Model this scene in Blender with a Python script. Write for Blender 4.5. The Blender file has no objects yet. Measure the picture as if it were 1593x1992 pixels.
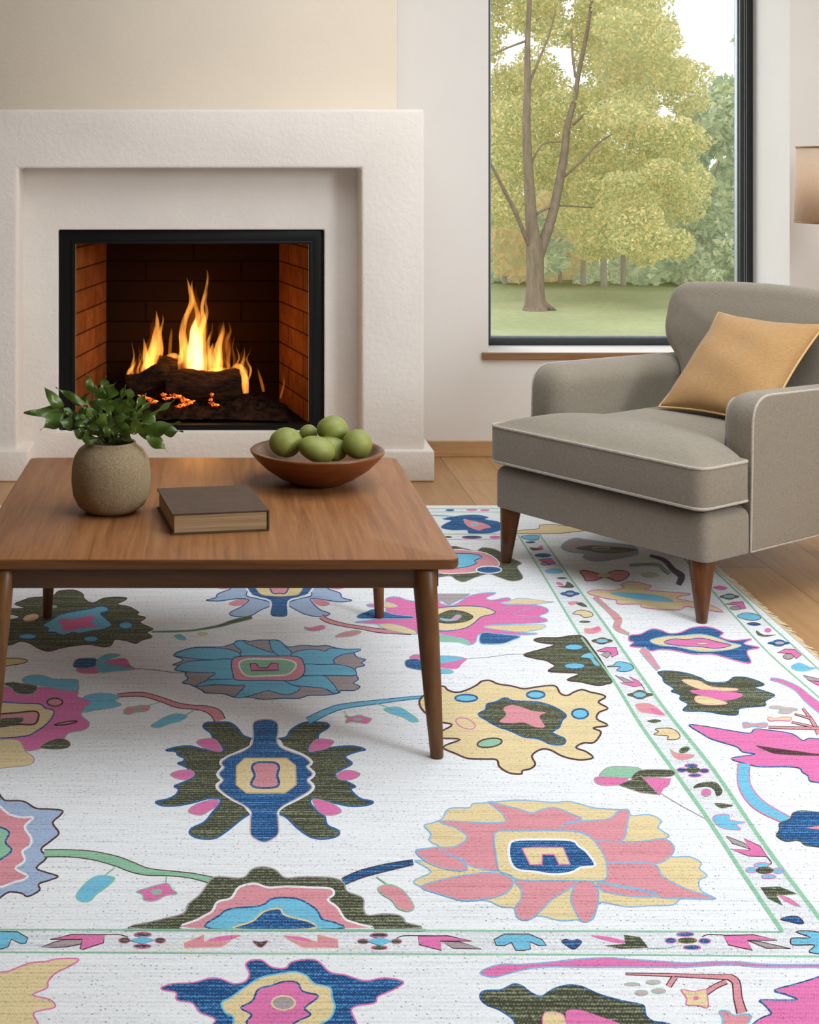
import bpy, bmesh, math, random
from mathutils import Vector, Matrix
from mathutils.geometry import tessellate_polygon
random.seed(7)
R = random.Random(11)
# ---------------------------------------------------------------- camera model (level camera, lens shift)
F, CH, HX, HY = 2850.0, 1.27, 415.0, 300.0
def P(px, py, d): return Vector(((px-HX)*d/F, d, CH-(py-HY)*d/F))
def PL(px, py, z=0.0):
    d = F*(CH-z)/(py-HY); return Vector(((px-HX)*d/F, d, z))
S = bpy.context.scene
COL = S.collection
cam = bpy.data.cameras.new('camera'); camo = bpy.data.objects.new('camera', cam); COL.objects.link(camo)
camo.location = (0, 0, CH); camo.rotation_euler = (math.pi/2, 0, 0)
cam.sensor_fit = 'HORIZONTAL'; cam.sensor_width = 36.0; cam.lens = F/1593*36
cam.shift_x = (796.5-HX)/1593; cam.shift_y = (HY-996)/1593; cam.clip_start = .05; cam.clip_end = 300
S.camera = camo
# ---------------------------------------------------------------- materials
def lin(c):
    r = []
    for v in c[:3]:
        v /= 255.0
        r.append(v/12.92 if v <= .04045 else ((v+.055)/1.055)**2.4)
    return (r[0], r[1], r[2], 1.0)
class NT:
    def __init__(s, name):
        s.m = bpy.data.materials.new(name); s.m.use_nodes = True; s.t = s.m.node_tree
        s.b = s.t.nodes['Principled BSDF']; s.out = s.t.nodes['Material Output']
    def n(s, typ, **kw):
        x = s.t.nodes.new(typ)
        for k, v in kw.items(): setattr(x, k, v)
        return x
    def l(s, a, b): s.t.links.new(a, b)
    def coord(s, scale=(1,1,1), rot=(0,0,0), kind='Object'):
        tc = s.n('ShaderNodeTexCoord'); mp = s.n('ShaderNodeMapping')
        mp.inputs['Scale'].default_value = scale; mp.inputs['Rotation'].default_value = rot
        s.l(tc.outputs[kind], mp.inputs['Vector']); return mp.outputs['Vector']
    def noise(s, vec, scale=5, detail=4, rough=.5, dist=0):
        x = s.n('ShaderNodeTexNoise'); x.inputs['Scale'].default_value = scale
        x.inputs['Detail'].default_value = detail; x.inputs['Roughness'].default_value = rough
        x.inputs['Distortion'].default_value = dist
        if vec is not None: s.l(vec, x.inputs['Vector'])
        return x.outputs['Fac']
    def ramp(s, fac, stops):
        x = s.n('ShaderNodeValToRGB'); e = x.color_ramp.elements
        while len(e) < len(stops): e.new(.5)
        for i, (p, c) in enumerate(stops): e[i].position = p; e[i].color = c
        s.l(fac, x.inputs['Fac']); return x.outputs['Color']
    def math(s, op, a, b=None):
        x = s.n('ShaderNodeMath', operation=op)
        for i, v in enumerate((a, b)):
            if v is None: continue
            if isinstance(v, (int, float)): x.inputs[i].default_value = v
            else: s.l(v, x.inputs[i])
        return x.outputs[0]
    def mix(s, fac, a, b, blend='MIX'):
        x = s.n('ShaderNodeMix', data_type='RGBA', blend_type=blend)
        for k, v in ((0, fac), (6, a), (7, b)):
            if isinstance(v, (int, float, tuple)): x.inputs[k].default_value = v
            else: s.l(v, x.inputs[k])
        return x.outputs[2]
    def bump(s, h, strength=.3, dist=.01):
        x = s.n('ShaderNodeBump'); x.inputs['Strength'].default_value = strength; x.inputs['Distance'].default_value = dist
        s.l(h, x.inputs['Height']); s.l(x.outputs['Normal'], s.b.inputs['Normal'])
    def base(s, c, rough=.6, spec=.4):
        if isinstance(c, tuple): s.b.inputs['Base Color'].default_value = c
        else: s.l(c, s.b.inputs['Base Color'])
        s.b.inputs['Roughness'].default_value = rough; s.b.inputs['Specular IOR Level'].default_value = spec
        return s.m
M = {}
def plaster(name, c, bs=.25, sc=55, var=.06):
    t = NT(name); v = t.coord()
    a = lin(c); f = t.noise(v, 3.5, 5, .6)
    dk = tuple(x*(1-var*2.2) for x in a[:3])+(1,)
    col = t.ramp(f, [(.3, dk), (.7, a)])
    t.bump(t.noise(v, sc, 6, .6), bs, .006)
    M[name] = t.base(col, .9, .15)
def wood(name, dark, mid, light, scale=(1,1,1), rough=.35, spec=.4, grain=9.0, rot=(0,0,0)):
    t = NT(name); v = t.coord(scale, rot)
    f1 = t.noise(v, grain, 6, .62, .6); f2 = t.noise(v, grain*5, 3, .7)
    f = t.math('ADD', t.math('MULTIPLY', f1, .75), t.math('MULTIPLY', f2, .25))
    col = t.ramp(f, [(.33, lin(dark)), (.5, lin(mid)), (.68, lin(light))])
    t.bump(f, .08, .002)
    M[name] = t.base(col, rough, spec)
def fabric(name, c1, c2, sc=1.0, bump=.25):
    t = NT(name); v = t.coord()
    va = t.coord((420*sc, 420*sc, 60*sc)); vb = t.coord((60*sc, 60*sc, 420*sc))
    f = t.math('ADD', t.noise(va, 1, 2, .6), t.noise(vb, 1, 2, .6))
    f = t.math('MULTIPLY', f, .5)
    g = t.noise(v, 14, 4, .6)
    col = t.ramp(f, [(.36, lin(c1)), (.64, lin(c2))])
    col = t.mix(t.math('MULTIPLY', g, .35), col, lin(c1))
    t.bump(f, bump, .002)
    t.b.inputs['Sheen Weight'].default_value = .25
    t.b.inputs['Sheen Roughness'].default_value = .5
    M[name] = t.base(col, .95, .1)
def plain(name, c, rough=.5, spec=.4, metal=0):
    t = NT(name); v = t.coord()
    a = lin(c); b = tuple(x*.85 for x in a[:3])+(1,)
    col = t.ramp(t.noise(v, 30, 3), [(.35, b), (.65, a)])
    t.b.inputs['Metallic'].default_value = metal
    M[name] = t.base(col, rough, spec)
plaster('wall_paint', (229,225,220), .08, 120, .01)
plaster('chimney_paint', (234,222,204), .12, 90, .02)
plaster('stucco', (238,230,221), .5, 48, .03)
plaster('low_bounce_paint', (132,122,112), .05, 90, .01)  # dark tone given to the unseen walls to cut bounce light
plaster('ceiling_paint', (240,238,234), .05, 90, .01)
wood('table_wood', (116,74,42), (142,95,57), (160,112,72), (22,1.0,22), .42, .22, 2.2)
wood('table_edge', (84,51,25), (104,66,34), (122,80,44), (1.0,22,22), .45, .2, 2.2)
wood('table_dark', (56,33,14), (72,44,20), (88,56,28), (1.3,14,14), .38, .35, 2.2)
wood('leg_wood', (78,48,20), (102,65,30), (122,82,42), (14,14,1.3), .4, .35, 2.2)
wood('chair_leg_wood', (70,38,15), (92,52,22), (112,66,30), (14,14,1.6), .32, .5, 2.4)
wood('sill_wood', (118,84,54), (140,102,68), (158,120,84), (1.3,14,14), .5, .3, 2.2)
wood('bowl_wood', (98,50,22), (126,70,34), (146,88,48), (3,3,14), .35, .45, 2.0)
wood('bowl_inside', (84,58,40), (112,80,56), (140,104,76), (5,5,14), .5, .3, 2.0)
wood('baseboard_wood', (172,134,92), (190,152,108), (202,166,122), (1.3,14,14), .5, .3, 2.2)
fabric('sofa_fabric', (128,119,105), (156,147,132), 1.6, .2)
fabric('piping_fabric', (165,156,142), (205,197,184))
fabric('pillow_fabric', (166,128,82), (190,152,104), 1.2)
fabric('pillow_seam', (206,166,108), (226,190,134), .8)
plain('black_metal', (11,12,12), .45, .25)
plain('window_metal', (40,46,47), .4, .5)
plain('silver_bead', (165,172,176), .35, .5, .6)
plain('book_cover', (88,70,58), .7, .25)
plain('lamp_metal', (60,52,44), .4, .5, .8)
plain('soot', (20,14,10), .95, .05)
# floor boards running away from the camera
t = NT('floor_boards'); v = t.coord((1,1,1), (0,0,math.pi/2))
br = t.n('ShaderNodeTexBrick'); br.offset = .37; br.offset_frequency = 2
for k, val in (('Scale', 1.0), ('Mortar Size', .0016), ('Mortar Smooth', .2), ('Brick Width', 1.9), ('Row Height', .19)): br.inputs[k].default_value = val
br.inputs['Color1'].default_value = lin((176,136,92)); br.inputs['Color2'].default_value = lin((190,150,106)); br.inputs['Mortar'].default_value = lin((120,88,58))
t.l(v, br.inputs['Vector'])
g = t.ramp(t.noise(t.coord((16,1.1,1)), 2.2, 6, .65, .5), [(.3, (.80,.77,.74,1)), (.7, (1.04,1.03,1.02,1))])
t.bump(br.outputs['Fac'], -.3, .002)
M['floor'] = t.base(t.mix(1.0, br.outputs['Color'], g, 'MULTIPLY'), .42, .35)
# fire brick
t = NT('fire_brick'); v = t.coord((1,1,1), (math.pi/2,0,0))
def brick_nodes(t, vec, c1, c2, mo):
    b = t.n('ShaderNodeTexBrick'); b.offset = .5
    for k, val in (('Scale', 1.0), ('Mortar Size', .004), ('Mortar Smooth', .3), ('Brick Width', .42), ('Row Height', .089)): b.inputs[k].default_value = val
    b.inputs['Color1'].default_value = c1; b.inputs['Color2'].default_value = c2; b.inputs['Mortar'].default_value = mo
    t.l(vec, b.inputs['Vector']); return b
sep = t.n('ShaderNodeSeparateXYZ'); tc = t.n('ShaderNodeTexCoord'); t.l(tc.outputs['Object'], sep.inputs[0])
cmb = t.n('ShaderNodeCombineXYZ'); t.l(t.math('ADD', sep.outputs[0], sep.outputs[1]), cmb.inputs[0]); t.l(sep.outputs[2], cmb.inputs[1])
b = brick_nodes(t, cmb.outputs[0], lin((130,76,36)), lin((146,88,44)), lin((62,34,16)))
M['fire_brick'] = t.base(t.mix(1.0, b.outputs['Color'], t.ramp(t.noise(t.coord(), 14, 5), [(.3,(.6,.55,.5,1)),(.7,(1,1,1,1))]), 'MULTIPLY'), .9, .1)
t = NT('sooty_brick')
sep = t.n('ShaderNodeSeparateXYZ'); tc = t.n('ShaderNodeTexCoord'); t.l(tc.outputs['Object'], sep.inputs[0])
cmb = t.n('ShaderNodeCombineXYZ'); t.l(sep.outputs[0], cmb.inputs[0]); t.l(sep.outputs[2], cmb.inputs[1])
b = brick_nodes(t, cmb.outputs[0], lin((36,20,11)), lin((42,24,13)), lin((20,11,6)))
M['sooty_brick'] = t.base(b.outputs['Color'], .95, .05)
# charred bark
t = NT('charred_bark'); v = t.coord((3,12,12))
f = t.noise(v, 5, 6, .7, .6)
col = t.ramp(f, [(.35, lin((16,10,7))), (.6, lin((62,40,26))), (.75, lin((96,66,42)))])
t.bump(f, .9, .02); M['charred_bark'] = t.base(col, .95, .1)
t = NT('ember'); v = t.coord()
f = t.noise(v, 22, 5, .7); g = t.noise(v, 7, 3, .6)
col = t.ramp(f, [(.4, lin((14,9,7))), (.65, lin((60,38,26)))])
t.bump(f, 1.0, .02); M['ember_ash'] = t.base(col, .95, .1)
t = NT('glowing_coal'); v = t.coord()
f = t.noise(v, 80, 4, .65)
c = t.ramp(f, [(.42, (.02,.005,.001,1)), (.54, (.8,.10,.01,1)), (.70, (1,.40,.07,1))])
t.l(c, t.b.inputs['Emission Color']); t.b.inputs['Emission Strength'].default_value = 2.2
M['glowing_coal'] = t.base(lin((30,14,8)), .9, .1)
def flame_mat(name, strength, col):
    m = bpy.data.materials.new(name); m.use_nodes = True; nt = m.node_tree
    for n in list(nt.nodes):
        if n.type == 'BSDF_PRINCIPLED': nt.nodes.remove(n)
    out = nt.nodes['Material Output']; em = nt.nodes.new('ShaderNodeEmission'); em.inputs['Color'].default_value = col
    tc = nt.nodes.new('ShaderNodeTexCoord'); mp = nt.nodes.new('ShaderNodeMapping'); mp.inputs['Scale'].default_value = (38, 38, 9)
    nz = nt.nodes.new('ShaderNodeTexNoise'); nz.inputs['Scale'].default_value = 1.0; nz.inputs['Detail'].default_value = 3; nz.inputs['Distortion'].default_value = .8
    rp = nt.nodes.new('ShaderNodeMapRange'); rp.inputs[1].default_value = .32; rp.inputs[2].default_value = .68; rp.inputs[3].default_value = .12*strength; rp.inputs[4].default_value = 1.7*strength
    nt.links.new(tc.outputs['Object'], mp.inputs['Vector']); nt.links.new(mp.outputs[0], nz.inputs['Vector']); nt.links.new(nz.outputs['Fac'], rp.inputs[0])
    nt.links.new(rp.outputs[0], em.inputs['Strength']); nt.links.new(em.outputs[0], out.inputs['Volume'])
    M[name] = m
flame_mat('flame_core', 46, (1, .50, .15, 1)); flame_mat('flame_mid', 34, (1, .36, .06, 1)); flame_mat('flame_wisp', 14, (1, .26, .025, 1)); flame_mat('flame_haze', 1.6, (1, .22, .02, 1))
# clay vase
t = NT('rough_clay'); v = t.coord()
f = t.noise(v, 190, 5, .7); g = t.noise(v, 9, 4, .6)
c = t.mix(t.math('MULTIPLY', g, .6), t.ramp(f, [(.32, lin((140,120,92))), (.5, lin((164,145,116))), (.7, lin((186,168,140)))]), lin((146,126,98)))
t.bump(t.math('ADD', f, t.math('MULTIPLY', g, 1.2)), .55, .004); M['rough_clay'] = t.base(c, .9, .15)
# leaves
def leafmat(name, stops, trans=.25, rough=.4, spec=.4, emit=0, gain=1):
    t = NT(name); geo = t.n('ShaderNodeNewGeometry')
    f = t.math('ADD', t.math('MULTIPLY', geo.outputs['Random Per Island'], .6), t.math('MULTIPLY', t.noise(t.coord(), .7 if emit else 40, 3), .5))
    c = t.ramp(f, [(p, tuple(q*gain for q in lin(k)[:3])+(1,)) for p, k in stops]); t.base(c, rough, spec)
    tr = t.n('ShaderNodeBsdfTranslucent'); t.l(c, tr.inputs[0]); mx = t.n('ShaderNodeMixShader'); mx.inputs[0].default_value = trans
    t.l(t.b.outputs[0], mx.inputs[1]); t.l(tr.outputs[0], mx.inputs[2]); t.l(mx.outputs[0], t.out.inputs['Surface'])
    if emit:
        t.l(c, t.b.inputs['Emission Color']); t.b.inputs['Emission Strength'].default_value = emit  # outdoor leaves emit their own colour, haze painted into the material
    M[name] = t.m
leafmat('plant_leaf', [(.15, (38,58,20)), (.5, (76,102,34)), (.85, (122,144,58))], .15, .30, .6)
leafmat('yellow_leaf', [(.25, (146,158,112)), (.45, (190,186,134)), (.62, (218,203,148)), (.8, (170,174,128))], .4, .9, .03, .46, 1.03)  # outdoor leaf colours from here on are paled to imitate haze
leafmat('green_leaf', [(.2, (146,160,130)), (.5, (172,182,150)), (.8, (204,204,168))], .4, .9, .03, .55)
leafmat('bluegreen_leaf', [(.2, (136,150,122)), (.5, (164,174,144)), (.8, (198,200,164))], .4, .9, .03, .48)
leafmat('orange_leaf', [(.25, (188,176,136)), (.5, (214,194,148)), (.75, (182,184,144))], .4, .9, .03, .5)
plain('stem_green', (78,96,44), .5, .4)
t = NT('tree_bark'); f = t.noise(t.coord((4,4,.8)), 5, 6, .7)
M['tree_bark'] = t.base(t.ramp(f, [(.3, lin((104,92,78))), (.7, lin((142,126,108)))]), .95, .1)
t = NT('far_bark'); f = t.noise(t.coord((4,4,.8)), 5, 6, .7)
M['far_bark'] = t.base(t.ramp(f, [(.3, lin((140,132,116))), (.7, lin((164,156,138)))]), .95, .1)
t = NT('lawn_grass'); v = t.coord()
f = t.math('ADD', t.math('MULTIPLY', t.noise(v, .5, 4), .5), t.math('MULTIPLY', t.noise(v, 9, 6, .75), .5))
M['lawn_grass'] = t.base(t.ramp(f, [(.3, lin((138,146,106))), (.5, lin((160,164,124))), (.7, lin((184,182,146)))]), .95, .05)
for _n, _c in (('tree_bark', (120,108,94)), ('far_bark', (150,144,128))):  # pale emission painted onto the bark in place of outdoor haze
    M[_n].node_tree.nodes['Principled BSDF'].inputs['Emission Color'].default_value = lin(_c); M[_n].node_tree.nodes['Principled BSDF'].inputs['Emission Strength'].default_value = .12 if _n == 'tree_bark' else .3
# green fruit
t = NT('fruit_skin'); v = t.coord(); f = t.noise(v, 12, 4); 
c = t.ramp(f, [(.3, lin((112,122,50))), (.7, lin((152,158,82)))])
M['fruit_skin'] = t.base(c, .42, .35)
# page block
t = NT('page_edges'); f = t.noise(t.coord((3,3,600)), 1, 2)
M['page_edges'] = t.base(t.ramp(f, [(.3, lin((150,122,90))), (.7, lin((196,170,134)))]), .85, .15)
# lamp shade linen
fabric('shade_linen', (230,212,190), (246,232,214), .6, .1)
_t = M['shade_linen'].node_tree; _tr = _t.nodes.new('ShaderNodeBsdfTranslucent'); _tr.inputs[0].default_value = lin((236,210,176)); _mx = _t.nodes.new('ShaderNodeMixShader'); _mx.inputs[0].default_value = .45
_t.links.new(_t.nodes['Principled BSDF'].outputs[0], _mx.inputs[1]); _t.links.new(_tr.outputs[0], _mx.inputs[2]); _t.links.new(_mx.outputs[0], _t.nodes['Material Output'].inputs['Surface'])
plain('bulb_glass', (240,236,226), .3, .5)
# window glass: clear pane with a faint mirror
m = bpy.data.materials.new('clear_glass'); m.use_nodes = True; nt = m.node_tree; nt.nodes.remove(nt.nodes['Principled BSDF'])
tr = nt.nodes.new('ShaderNodeBsdfTransparent'); gl = nt.nodes.new('ShaderNodeBsdfGlossy'); gl.inputs['Roughness'].default_value = .02
fr = nt.nodes.new('ShaderNodeFresnel'); fr.inputs[0].default_value = 1.06; mx = nt.nodes.new('ShaderNodeMixShader')
nt.links.new(fr.outputs[0], mx.inputs[0]); nt.links.new(tr.outputs[0], mx.inputs[1]); nt.links.new(gl.outputs[0], mx.inputs[2]); nt.links.new(mx.outputs[0], nt.nodes['Material Output'].inputs['Surface'])
M['clear_glass'] = m
# ---------------------------------------------------------------- object helpers
ORG = {}
def thing(name, label, cat, loc, group=None):
    o = bpy.data.objects.new(name, None); COL.objects.link(o); o.empty_display_size = .1
    o.location = loc; ORG[o] = Vector(loc); o['label'] = label; o['category'] = cat
    if group: o['group'] = group
    return o
def obj(name, bm, mat, parent=None, origin=None, smooth=True, kind=None, label=None, auto=None):
    me = bpy.data.meshes.new(name)
    og = ORG[parent] if parent else (Vector(origin) if origin is not None else Vector((0,0,0)))
    bmesh.ops.translate(bm, verts=bm.verts, vec=-og)
    bmesh.ops.recalc_face_normals(bm, faces=bm.faces)
    bm.to_mesh(me); bm.free()
    for m_ in (mat if isinstance(mat, list) else [mat]): me.materials.append(M[m_] if isinstance(m_, str) else m_)
    if smooth:
        for p in me.polygons: p.use_smooth = True
    o = bpy.data.objects.new(name, me); COL.objects.link(o)
    if smooth and auto:
        me.set_sharp_from_angle(angle=math.radians(auto))
    if parent: o.parent = parent
    else: o.location = og
    ORG[o] = og
    if kind: o['kind'] = kind
    if label: o['label'] = label
    return o
def tag(o, label, cat, group=None):
    o['label'] = label; o['category'] = cat
    if group: o['group'] = group
    return o
def struct(name, bm, mat, **k): return obj(name, bm, mat, kind='structure', **k)
def bevel(bm, r, seg=2, ang=30):
    es = [e for e in bm.edges if len(e.link_faces) == 2 and e.calc_face_angle(0) > math.radians(ang)]
    if es: bmesh.ops.bevel(bm, geom=es, offset=r, segments=seg, affect='EDGES', profile=.5, clamp_overlap=True)
    return bm
def box(x0, x1, y0, y1, z0, z1, bm=None, r=0, seg=2):
    b = bmesh.new()
    g = bmesh.ops.create_cube(b, size=1)
    for v_ in g['verts']:
        v_.co = Vector((x0 if v_.co.x < 0 else x1, y0 if v_.co.y < 0 else y1, z0 if v_.co.z < 0 else z1))
    if r: bevel(b, r, seg)
    return merge(bm, b) if bm is not None else b
def merge(bm, b):
    me = bpy.data.meshes.new('tmp'); b.to_mesh(me); b.free(); bm.from_mesh(me); bpy.data.meshes.remove(me); return bm
def prism(pts, axis, a0, a1, r=0, seg=3):
    """closed outline in two axes, extruded along the third from a0 to a1"""
    b = bmesh.new(); vs = []
    for (p, q) in pts:
        vs.append(b.verts.new({'x': (a0, p, q), 'y': (p, a0, q), 'z': (p, q, a0)}[axis]))
    f = b.faces.new(vs)
    e = bmesh.ops.extrude_face_region(b, geom=[f])
    d = {'x': (a1-a0,0,0), 'y': (0,a1-a0,0), 'z': (0,0,a1-a0)}[axis]
    bmesh.ops.translate(b, verts=[v_ for v_ in e['geom'] if isinstance(v_, bmesh.types.BMVert)], vec=d)
    bmesh.ops.recalc_face_normals(b, faces=b.faces)
    if r: bevel(b, r, seg)
    return b
def frame(x0, x1, z0, z1, ix0, ix1, iz0, iz1, y0, y1, r=0):
    """rectangular frame with a hole, in the xz plane"""
    b = bmesh.new(); o = [(x0,z0),(x1,z0),(x1,z1),(x0,z1)]; i = [(ix0,iz0),(ix1,iz0),(ix1,iz1),(ix0,iz1)]
    V = [[b.verts.new((p[0], y, p[1])) for p in ring] for y in (y0, y1) for ring in (o, i)]
    for k in range(4):
        j = (k+1) % 4
        b.faces.new((V[0][k], V[0][j], V[1][j], V[1][k])); b.faces.new((V[2][k], V[3][k], V[3][j], V[2][j]))
        b.faces.new((V[0][k], V[2][k], V[2][j], V[0][j])); b.faces.new((V[1][k], V[1][j], V[3][j], V[3][k]))
    bmesh.ops.recalc_face_normals(b, faces=b.faces)
    if r: bevel(b, r, 3)
    return b
def lathe(prof, c, seg=48, wob=0, bm=None, cap=True):
    b = bm or bmesh.new(); rings = []
    for k, (r_, z) in enumerate(prof):
        ring = []
        for i in range(seg):
            a = 2*math.pi*i/seg; q = r_*(1+wob*math.sin(2*a+k*.35)*.5+wob*math.sin(3*a+1.7)*.5)
            ring.append(b.verts.new((c[0]+q*math.cos(a), c[1]+q*math.sin(a), c[2]+z)))
        rings.append(ring)
    for r0, r1 in zip(rings, rings[1:]):
        for i in range(seg): b.faces.new((r0[i], r0[(i+1) % seg], r1[(i+1) % seg], r1[i]))
    if cap and prof[0][0] > 1e-4: b.faces.new(rings[0][::-1])
    if cap and prof[-1][0] > 1e-4: b.faces.new(rings[-1])
    bmesh.ops.remove_doubles(b, verts=b.verts, dist=1e-6)
    return b
def tube(pts, radii, seg=10, bm=None, closed=False, flat=1.0):
    b = bm or bmesh.new(); n = len(pts); pts = [Vector(p) for p in pts]; rings = []
    if not hasattr(radii, '__len__'): radii = [radii]*n
    up = None
    for k in range(n):
        a = pts[(k-1) % n] if closed or k > 0 else pts[k]; c = pts[(k+1) % n] if closed or k < n-1 else pts[k]
        d = (c-a).normalized() if (c-a).length > 1e-9 else Vector((0,0,1))
        if up is None:
            up = Vector((0,0,1)) if abs(d.z) < .9 else Vector((1,0,0))
        s_ = d.cross(up); s_ = s_.normalized() if s_.length > 1e-6 else Vector((1,0,0)); up = s_.cross(d).normalized()
        rings.append([b.verts.new(pts[k]+(s_*math.cos(2*math.pi*i/seg)+up*flat*math.sin(2*math.pi*i/seg))*radii[k]) for i in range(seg)])
    m_ = n if closed else n-1
    for k in range(m_):
        r0, r1 = rings[k], rings[(k+1) % n]
        for i in range(seg): b.faces.new((r0[i], r0[(i+1) % seg], r1[(i+1) % seg], r1[i]))
    if not closed: b.faces.new(rings[0][::-1]); b.faces.new(rings[-1])
    return b
def catmull(p, closed=True, n=4):
    m_ = len(p); out = []; dim = len(p[0])
    for i in range(m_ if closed else m_-1):
        if closed: a, b_, c, d = p[i-1], p[i], p[(i+1) % m_], p[(i+2) % m_]
        else: a, b_, c, d = p[max(i-1,0)], p[i], p[i+1], p[min(i+2, m_-1)]
        for k in range(n):
            t_ = k/n
            out.append(tuple(.5*((2*b_[j])+(-a[j]+c[j])*t_+(2*a[j]-5*b_[j]+4*c[j]-d[j])*t_*t_+(-a[j]+3*b_[j]-3*c[j]+d[j])*t_**3) for j in range(dim)))
    if not closed: out.append(tuple(p[-1]))
    return out
def rounded(pts, r, n=5):
    """round the corners of a closed 2d outline; r one radius or one per corner"""
    out = []; m_ = len(pts)
    for i in range(m_):
        p = Vector(pts[i]); a = Vector(pts[i-1])-p; c = Vector(pts[(i+1) % m_])-p
        q = r[i] if hasattr(r, '__len__') else r
        q = min(q, a.length*.49, c.length*.49)
        if q < 1e-5: out.append(tuple(p)); continue
        A, B = p+a.normalized()*q, p+c.normalized()*q
        for k in range(n+1):
            t_ = k/n; out.append(tuple(A*(1-t_)**2+p*2*t_*(1-t_)+B*t_*t_))
    return out
def resample(pts, step):
    out = []; m_ = len(pts)
    for i in range(m_):
        a, c = Vector(pts[i]), Vector(pts[(i+1) % m_]); k = max(1, int((c-a).length/step))
        out += [tuple(a.lerp(c, j/k)) for j in range(k)]
    return out
def inset(pts, d):
    m_ = len(pts); ar = sum(pts[i-1][0]*pts[i][1]-pts[i][0]*pts[i-1][1] for i in range(m_)); sg = 1 if ar > 0 else -1
    out = []
    for i in range(m_):
        a, c = Vector(pts[i-1]), Vector(pts[(i+1) % m_]); t_ = (c-a)
        t_ = t_.normalized() if t_.length > 1e-9 else Vector((1,0))
        out.append((pts[i][0]-t_.y*sg*d, pts[i][1]+t_.x*sg*d))
    return out
def puffy(outline, t0, t1, r0, r1, c0, c1, ctr, fn, rings=9, seg=4, power=2.2):
    """soft upholstered slab: outline (a,b), thickness axis t from t0 to t1; edge radii r0/r1, crowns c0/c1; fn(a,b,t)->world"""
    b = bmesh.new(); L = []
    for k in range(rings):                                     # cap at t0, from the centre outwards
        s_ = (k+1)/rings
        L.append([(ctr[0]+(p[0]-ctr[0])*s_, ctr[1]+(p[1]-ctr[1])*s_, t0-c0*(1-s_**power)) for p in inset(outline, r0)])
    for k in range(1, seg+1):
        a = math.pi/2*k/seg; L.append([(p[0], p[1], t0+r0*(1-math.cos(a))) for p in inset(outline, r0*(1-math.sin(a)))])
    for k in range(seg):
        a = math.pi/2*k/seg; L.append([(p[0], p[1], t1-r1*(1-math.sin(a))) for p in inset(outline, r1*(1-math.cos(a)))])
    for k in range(rings):
        s_ = (rings-k)/rings
        L.append([(ctr[0]+(p[0]-ctr[0])*s_, ctr[1]+(p[1]-ctr[1])*s_, t1+c1*(1-s_**power)) for p in inset(outline, r1)])
    V = [[b.verts.new(fn(*q)) for q in ring] for ring in L]; n = len(outline)
    for A, B in zip(V, V[1:]):
        for i in range(n): b.faces.new((A[i], A[(i+1) % n], B[(i+1) % n], B[i]))
    for ring, t_ in ((V[0], t0-c0), (V[-1], t1+c1)):
        c = b.verts.new(fn(ctr[0], ctr[1], t_))
        for i in range(n): b.faces.new((ring[i], ring[(i+1) % n], c))
    bmesh.ops.recalc_face_normals(b, faces=b.faces)
    return b
def ellipsoid(c, rx, ry, rz, rot=None, seg=32, fn=None):
    b = bmesh.new(); bmesh.ops.create_uvsphere(b, u_segments=seg, v_segments=seg//2, radius=1)
    for v_ in b.verts:
        q = Vector((v_.co.x*rx, v_.co.y*ry, v_.co.z*rz))
        if fn: q = fn(v_.co, q)
        if rot: q = rot @ q
        v_.co = q+Vector(c)
    return b
# ================================================================ THE ROOM
WY = 6.156                                             # window wall
def rect_wall(x0,x1,y0,y1,z0,z1): return box(x0,x1,y0,y1,z0,z1)
struct('floor', box(-3.2, 4.2, -.4, 6.7, -.12, 0), 'floor', smooth=False)
struct('ceiling', box(-3.2, 4.2, -.4, 6.7, 2.75, 2.87), 'ceiling_paint', smooth=False)
struct('wall_left', box(-3.32, -3.2, -.4, 6.7, 0, 2.75), 'low_bounce_paint', smooth=False)
struct('wall_front', box(-3.2, 4.2, -.52, -.4, 0, 2.75), 'low_bounce_paint', smooth=False)
struct('wall_right', box(4.2, 4.32, -.4, 6.7, 0, 2.75), 'wall_paint', smooth=False)
CXF = -.087
wx0, wx1, wz0, wz1 = 1.1556, 2.4213, .4124, 2.5
w = box(.70, wx0, WY, 6.66, 0, 2.75); box(wx1, 4.2, WY, 6.66, 0, 2.75, w); box(wx0, wx1, WY, 6.66, 0, wz0, w); box(wx0, wx1, WY, 6.66, wz1, 2.75, w)
struct('wall_back', w, 'wall_paint', smooth=False)
struct('wall_alcove', box(-3.2, -.87, WY, 6.66, 0, 2.75), 'wall_paint', smooth=False)
struct('wall_chimney', box(-.92, .747, 5.93, 6.66, 1.43, 2.75, r=.012), 'chimney_paint', auto=40)
struct('baseboard_back', box(.83, 4.2, WY-.016, WY, 0, .067, r=.003), 'baseboard_wood', smooth=False)
# window set deep in the wall
wf = bpy.data.objects.new('window_1', None); COL.objects.link(wf); wf['kind'] = 'structure'; wf.location = (1.79, 6.6, wz0); ORG[wf] = Vector(wf.location)
fy = 6.572
obj('window_frame', frame(wx0, wx1, wz0, wz1, 1.243, wx1-.058, wz0+.034, wz1-.06, fy, fy+.08, .004), 'window_metal', wf, auto=40, kind='structure')
obj('window_bead', frame(1.243, wx1-.058, wz0+.034, wz1-.06, 1.249, wx1-.066, wz0+.041, wz1-.068, fy+.02, fy+.05), 'silver_bead', wf, smooth=False, kind='structure')
obj('window_gasket', frame(wx1-.042, wx1-.030, wz0+.034, wz1-.06, wx1-.040, wx1-.032, wz0+.04, wz1-.07, fy-.003, fy), 'silver_bead', wf, smooth=False, kind='structure')
obj('window_pane', box(1.246, wx1-.062, fy+.034, fy+.038, wz0+.038, wz1-.064), 'clear_glass', wf, smooth=False, kind='structure')
struct('trim_1', box(1.127, 2.46, WY-.02, WY, .410, .4375, r=.002), 'sill_wood', smooth=False)

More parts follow.
